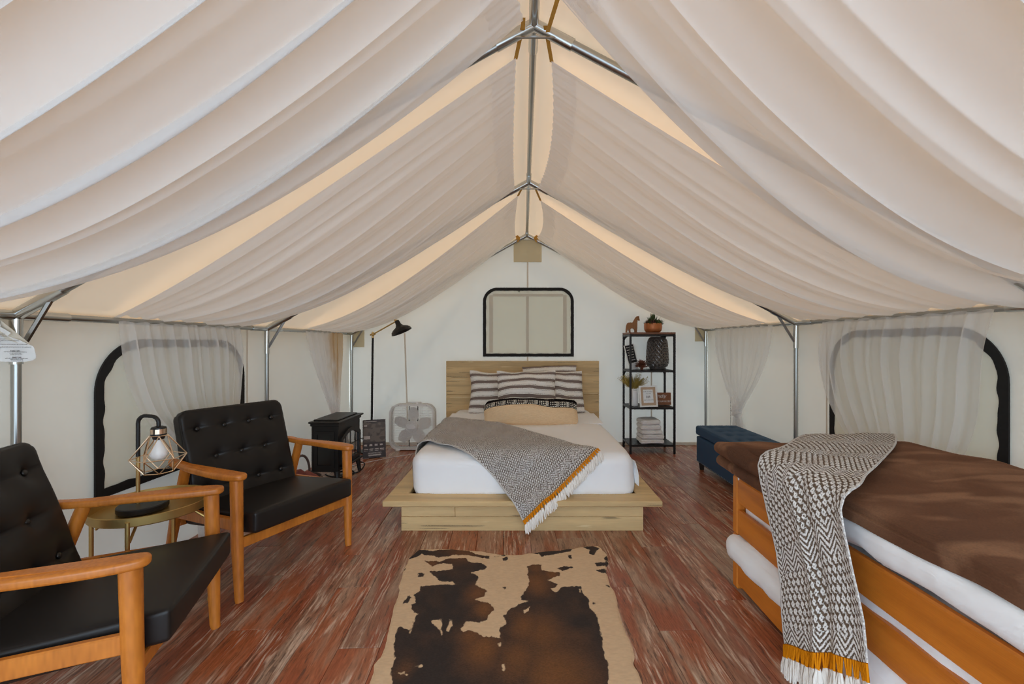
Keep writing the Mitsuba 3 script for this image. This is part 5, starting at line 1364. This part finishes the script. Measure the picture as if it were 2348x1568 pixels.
# cables on the floor
def cable(name, label, pts, r, mat):
    pts = np.array(pts, float); s = np.r_[0, np.cumsum(np.linalg.norm(np.diff(pts, axis=0), axis=1))]; t = np.linspace(0, s[-1], 60)
    q = np.stack([PchipInterpolator(s, pts[:, i])(t) for i in range(3)], 1)
    add(name, tube(q, r, 6), mat, label=label, cat='cable', smooth=True)
cable('power_cord', 'thin white cord running over the floor from the fan to the stove', [(-1.26, 5.13, 0.02), (-1.22, 4.90, 0.004), (-1.42, 4.72, 0.004), (-1.62, 4.52, 0.004), (-1.74, 4.38, 0.004), (-1.84, 4.33, 0.004)], 0.0035, 'm_cord_white')
cable('power_cord', 'black cable coiled on the floor under the stove', [(-1.86, 4.10, 0.005), (-1.70, 4.02, 0.005), (-1.60, 4.10, 0.005), (-1.66, 4.22, 0.005), (-1.78, 4.18, 0.005), (-1.72, 4.05, 0.013), (-1.58, 4.20, 0.005), (-1.62, 4.45, 0.005), (-1.85, 4.62, 0.005)], 0.005, 'm_black')

# ---------------------------------------------------------------- paper notice wrapped on the post
pn_ = thing('paper_notice', 'torn white printed paper hanging on the post at the left edge', 'paper notice')
oy = 1.742
def px_(x, y): q = P(x / 12.06, 720 + y / 12.06, oy); return (q[0], q[2])
sheet = [(-520, 60), (-60, 100), (0, 150), (50, 190), (90, 290), (100, 355), (400, 520), (295, 615), (620, 720), (850, 845), (940, 880), (968, 930), (970, 1150), (950, 1215), (860, 1280), (650, 1320), (320, 1328), (-520, 1300)]
poly = Polygon([px_(*q) for q in sheet]).buffer(0.001).buffer(-0.001)
back = Polygon([px_(*q) for q in [(-520, 60), (0, 140), (60, 190), (330, 380), (480, 500), (700, 690), (860, 845), (800, 900), (200, 700)]]).buffer(0)
def curl(m, d=0.0):
    V = np.array(m.vertices); V[:, 1] += 0.05 * ((V[:, 0] + 2.03) ** 2) * 3 - 0.012 * np.sin((V[:, 2] - 1.2) * 18) + d; m.vertices = V; return m
def fine(poly, h):
    m = extrude(poly.segmentize(0.01), h, 'xz', (0, oy, 0)); return m.subdivide().subdivide() if False else m
shk = add('sheet', curl(fine(poly, 0.0012)), 'm_paper', parent=pn_)
add('back_page', curl(fine(back, 0.0010), 0.006), 'm_canvas_wall', parent=pn_, label='tan underside of the curled page')
def line(x0, x1, y, h=9):
    a, b = px_(x0, y - h), px_(x1, y + h); return box2((a[0], oy - 0.0012, b[1]), (b[0], oy - 0.0002, a[1]), 0.0001)
rowsT = [(-500, 230, 550), (-500, 215, 583), (-500, 285, 622), (-500, 250, 690), (-500, 600, 735), (-500, 100, 762), (-500, 810, 838), (-500, 900, 910), (-500, 60, 938), (120, 750, 1046), (270, 600, 1085), (270, 600, 1122), (110, 740, 1224), (250, 595, 1262), (260, 590, 1298)]
r = np.random.default_rng(4); tl = []
for x0, x1, y in rowsT:
    x = x0
    while x < x1:
        w = min(20 + 60 * r.random(), x1 - x); tl.append(line(x, x + w, y + 6 * (x - 300) / 600, 6)); x += w + 16
add('small_print', curl(trimesh.util.concatenate(tl)), 'm_inkgrey', parent=shk)
bt = []
for y in (1016, 1192):
    m = text_at('Davis Tent', 0.0042, 0, 0, 0, True); V = np.array(m.vertices); a = px_(440, y + 14)
    V = np.c_[V[:, 0] * 1.25 + a[0], oy - 0.0012 + V[:, 2], V[:, 1] * 0.9 + a[1]]; bt.append(trimesh.Trimesh(V, m.faces, process=False))
add('heading', curl(trimesh.util.concatenate(bt)), 'm_ink', parent=shk)
